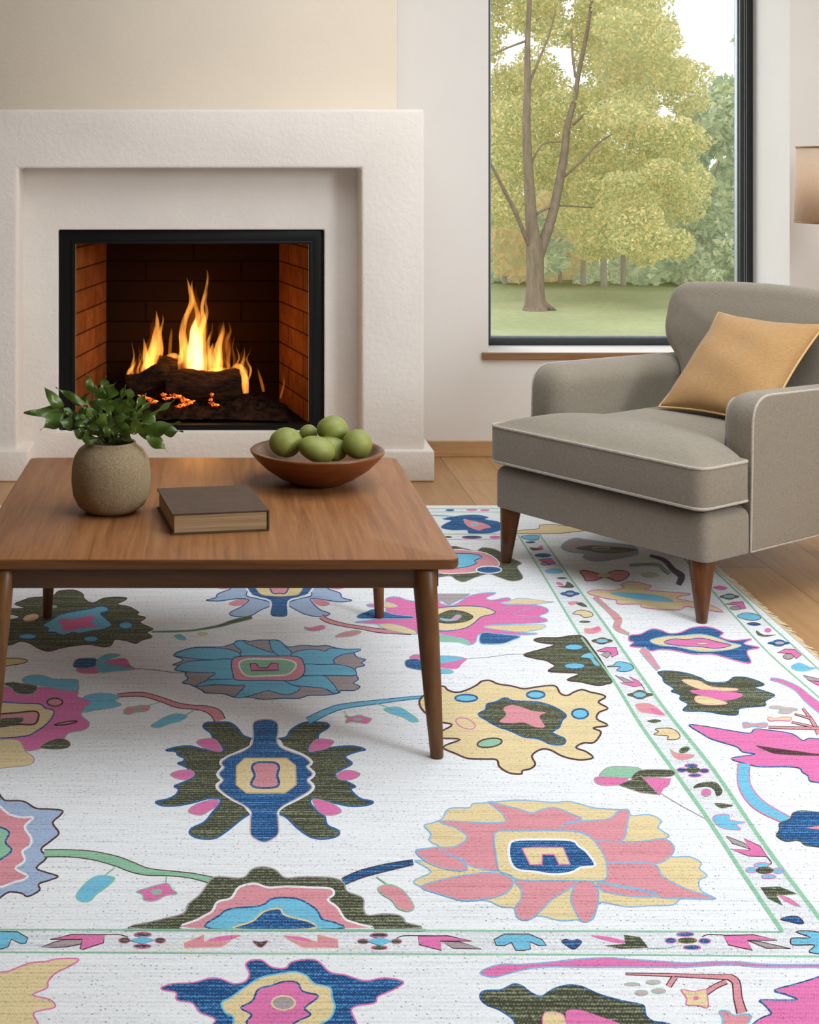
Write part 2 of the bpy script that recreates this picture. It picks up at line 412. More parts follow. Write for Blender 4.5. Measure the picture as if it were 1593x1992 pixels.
# ================================================================ FIREPLACE
fp = thing('fireplace', 'wide off-white plaster fireplace with stepped surround and black framed firebox', 'fireplace', (CXF, 5.85, 0))
fx0, fx1, ftop = -.996, .822, 1.446
ix0, ix1, itop = (35-HX)*.002, (703-HX)*.002, 1.27-27*.002
y0 = 5.70
obj('surround', prism([(fx0,0),(ix0,0),(ix0,itop),(ix1,itop),(ix1,0),(fx1,0),(fx1,ftop),(fx0,ftop)], 'y', y0, 6.16, .014, 4), 'stucco', fp, auto=50)
for a, b_ in ((fx0-.035, ix0+.045), (ix1-.045, fx1+.035)):
    obj('plinth', box(a, b_, 5.675, 6.15, 0, .122, r=.009, seg=3), 'stucco', fp, auto=50)
yp = 5.86; k = yp/F
ox0, ox1, oz0, oz1 = (113-HX)*k, (631-HX)*k, CH-(839-HY)*k, CH-(447-HY)*k
obj('recess_panel', frame(ix0-.02, ix1+.02, 0, itop+.02, ox0, ox1, oz0, oz1, yp, 6.1, .008), 'stucco', fp, auto=50)
ym = 5.885; k = ym/F
mx0, mx1, mz0, mz1 = (116-HX)*k, (629-HX)*k, CH-(838-HY)*k, CH-(449-HY)*k
nx0, nx1, nz0, nz1 = (145-HX)*k, (602-HX)*k, CH-(826-HY)*k, CH-(474-HY)*k
fr_ = obj('metal_frame', frame(mx0-.004, mx1+.004, mz0-.004, mz1+.004, nx0, nx1, nz0, nz1, ym, ym+.05, .004), 'black_metal', fp, auto=40)
obj('inner_lip', frame(nx0-.012, nx1+.012, nz0-.006, nz1+.012, nx0, nx1, nz0, nz1, ym-.008, ym, .002), 'black_metal', fr_, auto=40)
yb = 6.45; k = yb/F
bx0, bx1, fz, cz = (207-HX)*k, (543-HX)*k, nz0-.004, nz1+.03
def quad(*p):
    b = bmesh.new(); b.faces.new([b.verts.new(q) for q in p]); return b
yf = ym+.05
fb = obj('firebox', quad((bx0,yb,fz),(bx1,yb,fz),(bx1,yb,cz),(bx0,yb,cz)), 'sooty_brick', fp, smooth=False, label='soot-blackened brick back')
obj('side_wall', quad((nx0,yf,fz),(bx0,yb,fz),(bx0,yb,cz),(nx0,yf,cz)), 'fire_brick', fb, smooth=False, label='orange firebrick side')
bl = quad((nx1,yf,fz),(nx1,yf,cz),(bx1,yb,cz),(bx1,yb,fz))
obj('side_wall', bl, 'fire_brick', fb, smooth=False, label='orange firebrick side')
obj('smoke_shelf', quad((nx0,yf,cz),(nx1,yf,cz),(bx1,yb,cz),(bx0,yb,cz)), 'soot', fb, smooth=False)
obj('hearth', quad((nx0-.01,yf,fz),(bx0,yb,fz),(bx1,yb,fz),(nx1+.01,yf,fz)), 'soot', fb, smooth=False)
# --- logs, embers, flames
def logmesh(p0, p1, r0, r1, seed, seg=22, n=16, rough=.16):
    rr = random.Random(seed); p0, p1 = Vector(p0), Vector(p1); d = (p1-p0).normalized(); s_ = d.cross(Vector((0,0,1))).normalized(); u = s_.cross(d)
    ph = [rr.random()*6.28 for _ in range(6)]; b = bmesh.new(); rings = []
    for k_ in range(n+1):
        t_ = k_/n; c = p0.lerp(p1, t_)+u*.006*math.sin(5*t_+ph[0])
        e = min(1, (min(t_, 1-t_)*n+.55)/1.4)
        ring = []
        for i in range(seg):
            a = 2*math.pi*i/seg; q = (r0+(r1-r0)*t_)*(.82+.18*e)*(1+rough*(.5*math.sin(3*a+ph[1]+2*t_)+.4*math.sin(5*a+ph[2]-3*t_)+.5*math.sin(9*t_+ph[3]+a)+.5*(rr.random()-.5)))
            ring.append(b.verts.new(c+(s_*math.cos(a)+u*math.sin(a))*q))
        rings.append(ring)
    for A, B in zip(rings, rings[1:]):
        for i in range(seg): b.faces.new((A[i], A[(i+1) % seg], B[(i+1) % seg], B[i]))
    b.faces.new(rings[0][::-1]); b.faces.new(rings[-1]); return b
G = 'charred logs in the fireplace'
yl = 6.10
for p0, p1, r0, r1, sd, lab in (
    (P(320,752,yl+.00), P(466,748,yl+.04), .060, .066, 3, 'largest charred log, lying level across the front of the fire'),
    (P(248,752,yl+.04), P(330,728,yl+.02), .050, .052, 5, 'short charred log poking out at the left end of the fire'),
    (P(300,712,yl+.13), P(372,716,yl+.13), .045, .046, 8, 'charred log resting behind and on top of the long front log'),
    (P(390,775,yl-.02), P(398,772,yl+.14), .030, .030, 12, 'small charred chunk of wood under the long front log')):
    o = obj('firewood_log', logmesh(p0, p1, r0, r1, sd), 'charred_bark', origin=(p0+p1)/2)
    tag(o, lab, 'log', G)
def emberbed():
    rr = random.Random(4); b = bmesh.new(); nx, ny = 60, 22; V = []
    for j in range(ny+1):
        row = []
        for i in range(nx+1):
            x = -.44+.76*i/nx; y = 5.937+.42*j/ny
            e = math.sin(math.pi*i/nx)**.5*math.sin(math.pi*min(1,(j+.6)/ny))**.5
            h = e*(.036+.055*j/ny)*(1+.25*math.sin(i*.9+j*.4)*math.sin(j*1.3))+e*.022*(rr.random())
            row.append(b.verts.new((x, y, fz+.002+max(0,h))))
        V.append(row)
    for j in range(ny):
        for i in range(nx): b.faces.new((V[j][i], V[j][i+1], V[j+1][i+1], V[j+1][i]))
    return b
tag(obj('ember_bed', emberbed(), 'ember_ash', kind='stuff', smooth=False), 'bed of dark ash and crumbled bark under the burning logs', 'embers')
coal = []
for (px, py, sx) in ((283,774,20),(297,781,12),(318,768,9),(324,775,10),(342,771,18),(358,778,20),(366,784,14),(352,789,18),(410,778,6),(416,787,13),(412,768,5)):
    c = P(px, py, 6.02); b = ellipsoid(c, sx*.0021*R.uniform(.55,.85), .016, R.uniform(.004,.009), Matrix.Rotation(R.uniform(-.35,.35), 3, 'Y'), 18, lambda n_, q: q*(1+.3*math.sin(7*n_.x+4*n_.z)+.22*math.sin(13*n_.x+9*n_.y)))
    o = obj('glowing_coal', b, 'glowing_coal', origin=c); coal.append(o); tag(o, 'glowing orange coal under the logs', 'coal', 'glowing coals under the logs')
fire = thing('fire', 'bright yellow-orange flames rising from the burning logs', 'fire', P(385,735,6.16))
def flame(pts, d, m_, dep=.75):
    q = catmull(pts, False, 5)
    obj('flame', tube([P(x, y, d) for x, y, w_ in q], [max(.0008, w_*.5*d/F) for x, y, w_ in q], 12, flat=dep), m_, fire)
flame([(381,742,30),(380,722,44),(379,692,44),(380,662,36),(378,640,22),(381,618,3)], 6.18, 'flame_core')
flame([(392,735,20),(394,700,26),(392,660,24),(396,625,16),(393,596,10),(401,562,8),(404,538,5),(402,524,1)], 6.16, 'flame_mid')
flame([(366,725,20),(360,688,26),(355,650,20),(360,622,16),(372,590,14),(369,562,9),(363,540,1)], 6.20, 'flame_mid')
flame([(376,730,22),(377,690,26),(380,650,24),(385,615,15),(377,585,10),(373,560,6),(374,545,1)], 6.14, 'flame_mid')
flame([(388,728,18),(386,690,24),(390,645,18),(402,612,10),(400,585,6),(405,562,1)], 6.21, 'flame_mid')
flame([(402,735,14),(407,700,16),(404,670,12),(412,645,6),(413,628,1)], 6.19, 'flame_mid')
flame([(352,730,12),(350,705,13),(353,675,9),(349,652,4),(352,638,1)], 6.19, 'flame_mid')
flame([(288,730,12),(293,705,34),(300,680,32),(303,655,20),(306,630,12),(304,604,1)], 6.19, 'flame_mid')
flame([(290,728,14),(284,700,18),(282,675,10),(279,657,1)], 6.15, 'flame_mid')
flame([(308,705,16),(314,680,12),(311,650,10),(317,625,5),(316,612,1)], 6.22, 'flame_mid')
flame([(425,722,26),(423,695,30),(426,670,18),(433,645,12),(435,624,1)], 6.19, 'flame_mid')
flame([(440,722,16),(444,695,12),(440,665,11),(448,645,7),(444,622,1)], 6.21, 'flame_wisp')
flame([(412,720,14),(410,690,16),(414,668,3)], 6.21, 'flame_mid')
flame([(478,765,16),(476,740,22),(470,715,12),(475,695,7),(475,676,1)], 6.10, 'flame_mid')
flame([(452,722,18),(462,712,16),(476,722,14),(482,738,3)], 6.14, 'flame_mid')
flame([(513,762,8),(508,742,9),(504,728,6),(501,716,1)], 6.2, 'flame_wisp')
flame([(246,735,6),(252,722,11),(260,712,7),(264,702,1)], 6.14, 'flame_mid')
flame([(276,722,7),(279,712,8),(278,704,1)], 6.14, 'flame_mid')
flame([(320,700,14),(336,692,16),(352,700,18),(366,712,14)], 6.24, 'flame_mid')
flame([(330,690,10),(332,660,9),(334,640,3)], 6.25, 'flame_wisp')
flame([(400,728,12),(418,722,20),(440,724,22),(458,732,10)], 6.2, 'flame_mid')
rf = random.Random(77)
for _ in range(34):
    x0_ = rf.choice((rf.uniform(285,330), rf.uniform(345,415), rf.uniform(345,415), rf.uniform(415,455), rf.uniform(255,290), rf.uniform(455,485)))
    y0_ = 722 if 290 < x0_ < 460 else 738
    hgt = rf.uniform(30,75)*(1.5 if 350 < x0_ < 410 else 1); sw = rf.uniform(-9,9); w0 = rf.uniform(5,12)
    flame([(x0_,y0_,w0*.7),(x0_+sw*.5,y0_-hgt*.3,w0),(x0_-sw*.4,y0_-hgt*.6,w0*.6),(x0_+sw*.3,y0_-hgt*.85,w0*.25),(x0_+sw*.6,y0_-hgt,.6)], rf.uniform(6.12,6.24), rf.choice(('flame_mid','flame_wisp','flame_wisp')))
for x0_, y0_, hgt, w0 in ((380,730,175,80),(300,725,110,56),(432,722,100,56),(472,750,70,40),(262,735,45,30)):
    flame([(x0_,y0_,w0*.8),(x0_-4,y0_-hgt*.3,w0),(x0_+4,y0_-hgt*.6,w0*.7),(x0_-2,y0_-hgt*.85,w0*.3),(x0_+2,y0_-hgt,1)], 6.21, 'flame_haze')
flame([(545,775,6),(552,745,6),(549,722,1)], 6.3, 'flame_wisp')
# ================================================================ COFFEE TABLE
TZ = .42
tb = thing('coffee_table', 'low square brown wooden coffee table with tapered splayed legs on the rug', 'coffee table', (0, 3.59, .0085))
def toptable():
    o = rounded([(-.515,3.072),(.518,3.072),(.512,4.108),(-.512,4.108)], .028, 6)
    return puffy(resample(o, .08), TZ-.0235, TZ, .009, .004, 0, 0, (0,3.59), lambda a,b,t: Vector((a,b,t)), rings=2, seg=3)
_tt = toptable()
_tt.normal_update()
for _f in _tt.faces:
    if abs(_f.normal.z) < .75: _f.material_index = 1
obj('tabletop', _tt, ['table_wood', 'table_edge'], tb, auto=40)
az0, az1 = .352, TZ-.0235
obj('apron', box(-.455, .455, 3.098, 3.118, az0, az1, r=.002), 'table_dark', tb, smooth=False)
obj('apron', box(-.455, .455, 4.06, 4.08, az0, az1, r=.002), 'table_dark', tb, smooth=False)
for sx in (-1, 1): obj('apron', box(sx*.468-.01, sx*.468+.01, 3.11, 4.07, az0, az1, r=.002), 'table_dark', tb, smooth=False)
def taper_leg(top, foot, rt, rf, z_top):
    top, foot = Vector(top), Vector(foot); b = bmesh.new(); n = 20; rings = []
    for t_, q in ((0,.86),(.006,1),(.3,1),(.6,1),(.8,1),(.985,1),(1,.8)):
        t2 = t_; c = foot.lerp(top, t2); r_ = rf+(rt-rf)*(t2**.75)
        rings.append([b.verts.new((c.x+r_*q*math.cos(2*math.pi*i/n), c.y+r_*q*math.sin(2*math.pi*i/n), c.z)) for i in range(n)])
    for A, B in zip(rings, rings[1:]):
        for i in range(n): b.faces.new((A[i], A[(i+1) % n], B[(i+1) % n], B[i]))
    b.faces.new(rings[0][::-1]); b.faces.new(rings[-1]); return b
RZ = .0085
for sx in (-1, 1):
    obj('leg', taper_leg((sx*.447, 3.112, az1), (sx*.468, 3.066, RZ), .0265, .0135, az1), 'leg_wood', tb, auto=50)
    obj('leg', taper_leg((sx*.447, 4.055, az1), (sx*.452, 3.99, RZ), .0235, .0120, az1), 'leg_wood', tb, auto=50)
# ================================================================ VASE AND PLANT
vc = Vector((-.2440, 3.486, TZ))
o = obj('clay_vase', lathe([(0,0),(.048,.0),(.060,.004),(.078,.018),(.0895,.042),(.0935,.075),(.0925,.105),(.0875,.130),(.077,.1485),(.066,.157),(.0605,.161),(.0600,.166),(.0575,.168),(.0545,.165),(.054,.158),(.066,.140),(.078,.11),(.076,.05),(.05,.014),(0,.012)], vc, 56, .018), 'rough_clay', origin=vc)
tag(o, 'rough beige clay vase holding a leafy plant on the coffee table', 'vase')
pl = thing('leafy_plant', 'green leafy plant with lobed leaves growing from the clay vase', 'plant', vc+Vector((0,0,.013)))
sl = obj('soil', lathe([(0,.015),(.06,.015),(.074,.06),(.070,.125),(.05,.139),(0,.142)], vc, 28), 'soot', pl)
def leafblade(b, base, tip, nrm, width, lobes=2, curl=.12, seed=0):
    rr = random.Random(seed); base, tip = Vector(base), Vector(tip); ax = tip-base; L = ax.length; ax.normalize()
    sd = ax.cross(Vector(nrm)).normalized(); up = sd.cross(ax).normalized()
    n = 26; prof = []
    for i in range(n+1):
        t_ = i/n
        env = (math.sin(math.pi*min(1, t_*1.02)**.8))**.8*(1-.25*t_)
        if lobes:
            ph = t_*lobes*2*math.pi*.9-1.0
            env *= .5+.5*max(-.8, math.sin(ph))
        if t_ < .08: env = .05+.2*t_
        prof.append(max(.02, env)*(1-t_**7))
    rows = []
    for i in range(n+1):
        t_ = i/n; row = []
        for j in range(-3, 4):
            s_ = j/3; sweep = .16*L*abs(s_)*prof[i] if lobes else 0
            p = base+ax*(t_*L+sweep*.6)+sd*(s_*prof[i]*width*1.15)+up*(-curl*L*(t_**2)+curl*.6*L*t_-abs(s_)**1.5*width*prof[i]*.28*(1 if rr.random() > .0 else 1)+.006*math.sin(9*t_+seed)*s_)
            row.append(b.verts.new(p))
        rows.append(row)
    for A, B in zip(rows, rows[1:]):
        for j in range(6): b.faces.new((A[j], A[j+1], B[j+1], B[j]))
def vp(px, py, dy=0.0): return P(px, py, 3.486+dy)
def sprig(root, leaves, seed):
    """leaves: list of (base px, tip px, depth offsets, width m, lobes)"""
    stems = bmesh.new(); bl = bmesh.new(); r0 = vp(*root)
    for i, (bx, by, bd, tx, ty, td, w_, lo) in enumerate(leaves):
        b0 = vp(bx, by, bd); t0 = vp(tx, ty, td); mid = r0.lerp(b0, .55)+Vector((0,0,.012))
        q = catmull([tuple(r0), tuple(mid), tuple(b0)], False, 5)
        tube(q, [.0022-.0010*k_/len(q) for k_ in range(len(q))], 6, stems)
        ax = (t0-b0).normalized()
        nrm = Vector((R.uniform(-.3,.3), -.75, .55)) if abs(ax.y) < .8 else Vector((0,0,1))
        leafblade(bl, b0, t0, nrm, w_, lo, R.uniform(-.12,.14), seed*31+i)
    st = obj('sprig', stems, 'stem_green', pl)
    obj('foliage', bl, 'plant_leaf', st)
sprig((205,862,0), [(125,800,.0, 46,803,-.02,.016,0),(122,800,0, 86,752,-.01,.014,0),(130,800,-.02, 78,836,-.05,.021,1),(140,805,-.03, 118,838,-.07,.016,1),(175,830,0, 118,790,.0,.020,2)], 1)
sprig((225,862,0), [(258,838,-.02, 356,838,-.04,.026,2),(285,842,-.03, 326,878,-.06,.015,0),(268,828,-.01, 338,777,.0,.022,2),(268,842,-.03, 352,822,-.05,.018,1),(262,845,-.04, 300,800,-.05,.020,2)], 2)
sprig((210,862,.01), [(195,790,0, 206,731,.0,.020,2),(180,770,.02, 168,723,.02,.009,0),(205,780,0, 226,741,-.01,.018,1),(190,800,-.02, 186,748,-.03,.022,2),(170,790,.0, 108,752,.02,.009,0)], 3)
sprig((222,862,0), [(240,800,0, 256,752,.01,.022,2),(235,810,-.02, 262,768,-.04,.022,2),(245,822,-.02, 300,775,.0,.018,2),(226,820,-.04, 238,760,-.05,.022,1)], 4)
sprig((208,862,-.01), [(200,840,-.05, 165,790,-.08,.022,2),(205,845,-.05, 195,795,-.08,.020,1),(185,845,-.04, 150,815,-.08,.020,2),(200,850,-.05, 192,812,-.06,.012,0),(215,850,-.05, 213,800,-.07,.014,0)], 5)
sprig((215,862,-.01), [(222,850,-.05, 240,800,-.08,.022,2),(230,848,-.05, 275,815,-.08,.020,2),(215,850,-.05, 200,825,-.08,.012,0),(232,855,-.05, 262,838,-.08,.014,1),(195,855,-.04, 152,852,-.06,.014,1),(190,852,-.04, 132,835,-.06,.014,1)], 6)
sprig((215,862,.02), [(170,820,.05, 140,765,.07,.022,2),(210,805,.05, 200,742,.07,.022,2),(245,820,.05, 285,765,.06,.022,2),(190,815,.04, 158,768,.05,.022,2),(225,810,.05, 244,748,.06,.020,2),(180,830,.02, 160,790,-.02,.020,2),(240,835,.0, 262,795,-.02,.020,2)], 7)
sprig((212,862,-.02), [(190,848,-.03, 172,812,-.06,.019,2),(228,848,-.03, 232,806,-.06,.019,2),(208,846,-.04, 214,778,-.05,.019,2),(176,838,-.02, 142,800,-.04,.018,2),(244,840,-.02, 280,800,-.03,.018,2),(205,840,-.03, 180,770,-.02,.019,2),(222,836,-.03, 250,785,-.03,.019,2)], 8)
# ================================================================ BOOK
bo = PL(335, 1037, TZ); bo = Vector((-.092, 3.268, TZ))
ang = math.atan2(.038, .219); u = Vector((math.cos(ang), math.sin(ang), 0)); v_ = Vector((-math.sin(ang), math.cos(ang), 0))
bk = thing('hardcover_book', 'closed brown hardcover book lying on the coffee table', 'book', bo)
def obox(a0,a1,b0,b1,z0,z1,r=.001):
    b = box(a0,a1,b0,b1,z0,z1,r=r,seg=2)
    for q in b.verts: q.co = bo.xy.to_3d()+u*q.co.x+v_*q.co.y+Vector((0,0,TZ+q.co.z))
    return b
BW, BD = .222, .256
obj('front_cover', obox(0,BW,0,BD,.0435,.0475), 'book_cover', bk, smooth=False)
obj('back_cover', obox(0,BW,0,BD,0,.004), 'book_cover', bk, smooth=False)
obj('spine', obox(BW-.004,BW,0,BD,.003,.0445), 'book_cover', bk, smooth=False)
obj('page_block', obox(.005,BW-.004,.003,BD-.005,.004,.0435), 'page_edges', bk, smooth=False, label='tan page edges')
# ================================================================ FRUIT BOWL
bc = Vector((.2685, 3.785, TZ))
bw = thing('fruit_bowl', 'round turned wooden bowl full of green fruit on the coffee table', 'bowl', bc)
obj('bowl_shell', lathe([(0,0),(.055,.0),(.066,.003),(.100,.018),(.135,.042),(.160,.066),(.1725,.082),(.1735,.0855),(.171,.088)], bc, 64, cap=False), 'bowl_wood', bw)
obj('bowl_inside', lathe([(.171,.088),(.166,.0895),(.157,.0875),(.150,.080),(.128,.052),(.095,.028),(.05,.014),(0,.012)], bc, 64, cap=False), 'bowl_inside', bw, label='pale wooden rim and dark inside')
def fpt(px, py, dy): return P(px, py, 3.785+dy)
def fr(px, py, dy, wx, wz, rot, lab, notch=0):
    c = fpt(px, py, dy); s_ = (3.785+dy)/F*.5
    def sh(n_, q):
        f_ = 1-.10*max(0, n_.x)*.4+.03*math.sin(3*n_.x+2*n_.y)
        if notch: f_ -= .10*math.exp(-((n_.x*.8-n_.z*.55-.15)/.10)**2)*max(0, n_.z+.4)
        return q*f_
    o = obj('green_fruit', ellipsoid(c, wx*s_, (wx+wz)*.5*s_, wz*s_, Matrix.Rotation(rot, 3, 'Y'), 36, sh), 'fruit_skin', origin=c)
    tag(o, lab, 'fruit', 'green fruit in the wooden bowl')
fr(555,861,-.045, 64,58, 0, 'round green fruit at the left of the bowl with a groove in its top', 1)
fr(616,874,-.085, 76,50, .30, 'oval green fruit lying at the front of the bowl')
fr(647,836,.02, 63,54, .1, 'topmost green fruit, highest in the bowl')
fr(695,864,-.04, 60,57, 0, 'round green fruit at the right of the bowl')
fr(600,842,.06, 36,32, 0, 'small green fruit peeping out at the back of the bowl')
fr(644,872,-.01, 66,48, .3, 'green fruit tucked beneath the topmost one, mostly hidden')
fr(560,858,.05, 60,50, 0, 'green fruit at the back left, behind the grooved one')
# ================================================================ ARMCHAIR
A0 = Vector((.878, 4.593, 0)); uu = Vector((.5646, -.8254, 0)).normalized(); ww = Vector((-uu.y, uu.x, 0))
def K(a, b, z): return A0+uu*a+ww*b+Vector((0,0,z))
ch = thing('armchair', 'grey-beige upholstered armchair with tapered wooden legs beside the window', 'armchair', K(.395,.45,.0085))
W = .79; AW = .118; AF = .198; AL = .158; BZ = .166; DP = .93
def loc_obj(name, b, mat, parent=ch, **k):
    for q in b.verts: q.co = K(*q.co)
    return obj(name, b, mat, parent, **k)
# base: T plan
bs = rounded([(0,0),(W,0),(W,AF-.004),(W-AW,AF-.004),(W-AW,DP),(AW,DP),(AW,AL-.004),(0,AL-.004)], [.03,.03,.012,.004,.01,.01,.004,.012], 5)
b = puffy(resample(bs, .06), BZ, .296, .006, .03, 0, 0, (W/2,.15), lambda a,b,t: Vector((a,b,t)), rings=3, seg=5)
loc_obj('seat_base', b, 'sofa_fabric', auto=60)
# seat cushion: T plan with crown and piping
cs = rounded([(-.006,-.022),(W+.006,-.022),(W+.006,AF-.012),(W-AW-.004,AF-.012),(W-AW-.004,.76),(AW+.004,.76),(AW+.004,AL-.012),(-.006,AL-.012)], [.045,.045,.02,.01,.03,.03,.01,.02], 6)
cs = resample(cs, .03)
def cf(a, b, t):
    return K(a, b, t)
cz0, cz1 = .305, .425
b = puffy(cs, cz0, cz1, .018, .012, .004, .044, (W/2,.29), cf, rings=14, seg=4, power=4.2)
sc_ = obj('seat_cushion', b, 'sofa_fabric', ch)
for zz in (cz1-.002, cz0+.010):
    obj('piping', tube([K(p[0], p[1], zz) for p in inset(cs, .002)], .0042, 8, closed=True), 'piping_fabric', sc_, label='pale piping')
# arms
def arm(sgn):
    fr0 = AF if sgn > 0 else AL
    pr = rounded([(fr0,BZ),(DP,BZ),(DP,.582),(fr0+.012,.600)], [.006,.01,.03,.085 if sgn > 0 else .082], 9)
    pr = resample(pr, .04)
    if sgn > 0: f_ = lambda a,b,t: K(W-AW+t, a, b); r0, r1 = .062, .010
    else: f_ = lambda a,b,t: K(AW-t, a, b); r0, r1 = .062, .010
    b = puffy(pr, 0, AW, r0, r1, .0, .003, (.55,.36), f_, rings=6, seg=7)
    o = obj('arm', b, 'sofa_fabric', ch)
    q = [p for p in inset(pr, .003)]
    obj('piping', tube([f_(p[0], p[1], AW-.004) for p in q], .0038, 8, closed=True), 'piping_fabric', o, label='pale piping')
    ins, tt = r0*(1-math.sin(.7)), r0*(1-math.cos(.7))
    q = [p for p in inset(pr, ins-.001) if p[1] > .40 and p[0] < fr0+.075]
    q.sort(key=lambda p: p[1]*1.0+p[0]*.6)
    if sgn > 0: obj('piping', tube([f_(p[0], p[1], tt) for p in q]+[f_(q[-1][0]+.012, q[-1][1]+ins*.75, AW*.62), f_(q[-1][0]+.016, q[-1][1]+ins*.75+.001, AW-.008)], .0034, 8), 'piping_fabric', o, label='pale piping')
arm(1); arm(-1)
# back: leaning T-shaped cushion and outer shell
TL = .27
def bf(a, z, t): return K(a, .705+(z-.45)*TL+t*.965, z-t*.26)
bp = rounded([(AW+.002,.36),(W-AW-.002,.36),(W-AW-.002,.56),(W-.018,.66),(W-.018,.842),(W/2,.868),(.018,.842),(.018,.66),(AW+.002,.56)], [.02,.02,.05,.05,.085,.2,.085,.05,.05], 8)
bp = resample(bp, .03)
b = puffy(bp, 0, .165, .05, .02, .022, .0, (W/2,.62), bf, rings=10, seg=6, power=2.6)
bk_ = obj('backrest', b, 'sofa_fabric', ch)
obj('piping', tube([bf(p[0], p[1], .158) for p in inset(bp, .003)], .004, 8, closed=True), 'piping_fabric', bk_, label='pale piping')
def cleg(top, foot, rt, rf):
    top, foot = Vector(top), Vector(foot); b = bmesh.new(); n = 20; rings = []
    for t_, q in ((0,.85),(.02,1),(.5,1),(1,1)):
        c = foot.lerp(top, t_); r_ = rf+(rt-rf)*t_
        rings.append([b.verts.new((c.x+r_*q*math.cos(2*math.pi*i/n), c.y+r_*q*math.sin(2*math.pi*i/n), c.z)) for i in range(n)])
    for A, B in zip(rings, rings[1:]):
        for i in range(n): b.faces.new((A[i], A[(i+1) % n], B[(i+1) % n], B[i]))
    b.faces.new(rings[0][::-1]); b.faces.new(rings[-1]); return b
fa, fb_ = PL(984,1099), PL(1365,1217)
obj('leg', cleg(K(.040,.036,BZ+.004), (fa.x, fa.y, RZ), .0335, .0155), 'chair_leg_wood', ch, auto=50)
obj('leg', cleg(K(W-.045,.042,BZ+.004), (fb_.x, fb_.y, RZ), .0365, .0140), 'chair_leg_wood', ch, auto=50)
obj('leg', cleg(K(.06,DP-.07,BZ+.004), tuple(K(.05,DP-.03,0)), .034, .0145), 'chair_leg_wood', ch, auto=50)
obj('leg', cleg(K(W-.06,DP-.07,BZ+.004), tuple(K(W-.05,DP-.03,0)), .034, .0145), 'chair_leg_wood', ch, auto=50)
# ---- cushion on the chair
TLc, TRc = K(.272,.752,.752), K(.655,.752,.748); BLc = P(1281,792,4.60); BRc = BLc+(TRc-TLc)
def pillow():
    b = bmesh.new(); n = 30; nrm = (TRc-TLc).cross(BLc-TLc).normalized()
    if nrm.y > 0: nrm = -nrm
    V = {}
    for side in (1, -1):
        for j in range(n+1):
            for i in range(n+1):
                s_, t_ = i/n, j/n
                if side < 0 and (i in (0, n) or j in (0, n)): V[(side,i,j)] = V[(1,i,j)]; continue
                a, c = 2*s_-1, 2*t_-1
                a2 = a*(1-.085*(1-c*c)); c2 = c*(1-.085*(1-a*a))
                p = TLc.lerp(TRc, (a2+1)/2).lerp(BLc.lerp(BRc, (a2+1)/2), (c2+1)/2)
                h = ((1-abs(a)**2.3)*(1-abs(c)**2.3))**.55
                p += nrm*side*(.068 if side > 0 else .045)*h*(1+.07*math.sin(5*a+3*c)+.05*math.sin(8*c-3*a))
                V[(side,i,j)] = b.verts.new(p)
        for j in range(n):
            for i in range(n): b.faces.new((V[(side,i,j)], V[(side,i+1,j)], V[(side,i+1,j+1)], V[(side,i,j+1)]))
    rim = [V[(1,i,0)].co.copy() for i in range(n)]+[V[(1,n,j)].co.copy() for j in range(n)]+[V[(1,n-i,n)].co.copy() for i in range(n)]+[V[(1,0,n-j)].co.copy() for j in range(n)]
    return b, rim
b, rim = pillow()
pw = thing('throw_pillow', 'ochre mustard square cushion leaning on the armchair backrest', 'cushion', BLc)
po = obj('pillow_body', b, 'pillow_fabric', pw)
obj('seam', tube(rim, .0032, 8, closed=True), 'pillow_seam', pw)
# ================================================================ FLOOR LAMP (mostly beyond the right edge)
lc = Vector(((1655-HX)*5.55/F, 5.55, 0))
lp = thing('floor_lamp', 'floor lamp with beige linen drum shade behind the armchair', 'lamp', lc)
lz0, lz1 = CH-(432-HY)*5.55/F, CH-(286-HY)*5.55/F
sh = obj('lamp_shade', lathe([(.200,lz0),(.1985,lz0),(.192,lz1),(.1935,lz1),(.200,lz0)], lc, 64, cap=False), 'shade_linen', lp)
for z_, r_ in ((lz0, .2005), (lz1, .194)):
    obj('trim_ring', tube([lc+Vector((r_*math.cos(2*math.pi*i/64), r_*math.sin(2*math.pi*i/64), z_)) for i in range(64)], .0032, 8, closed=True), 'sill_wood', sh)
obj('pole', lathe([(0,.02),(.011,.02),(.011,lz0+.16),(0,lz0+.16)], lc, 16), 'lamp_metal', lp)
obj('base', lathe([(0,0),(.13,0),(.13,.012),(.03,.026),(0,.027)], lc, 40), 'lamp_metal', lp)
obj('bulb', ellipsoid(lc+Vector((0,0,lz0+.19)), .03, .03, .042, seg=20), 'bulb_glass', lp)
bb = bmesh.new()
for k_ in range(3):
    a = 2*math.pi*k_/3; tube([lc+Vector((0,0,lz1-.03)), lc+Vector((.193*math.cos(a), .193*math.sin(a), lz1-.012))], .0022, 6, bb)
obj('shade_spider', bb, 'lamp_metal', lp)
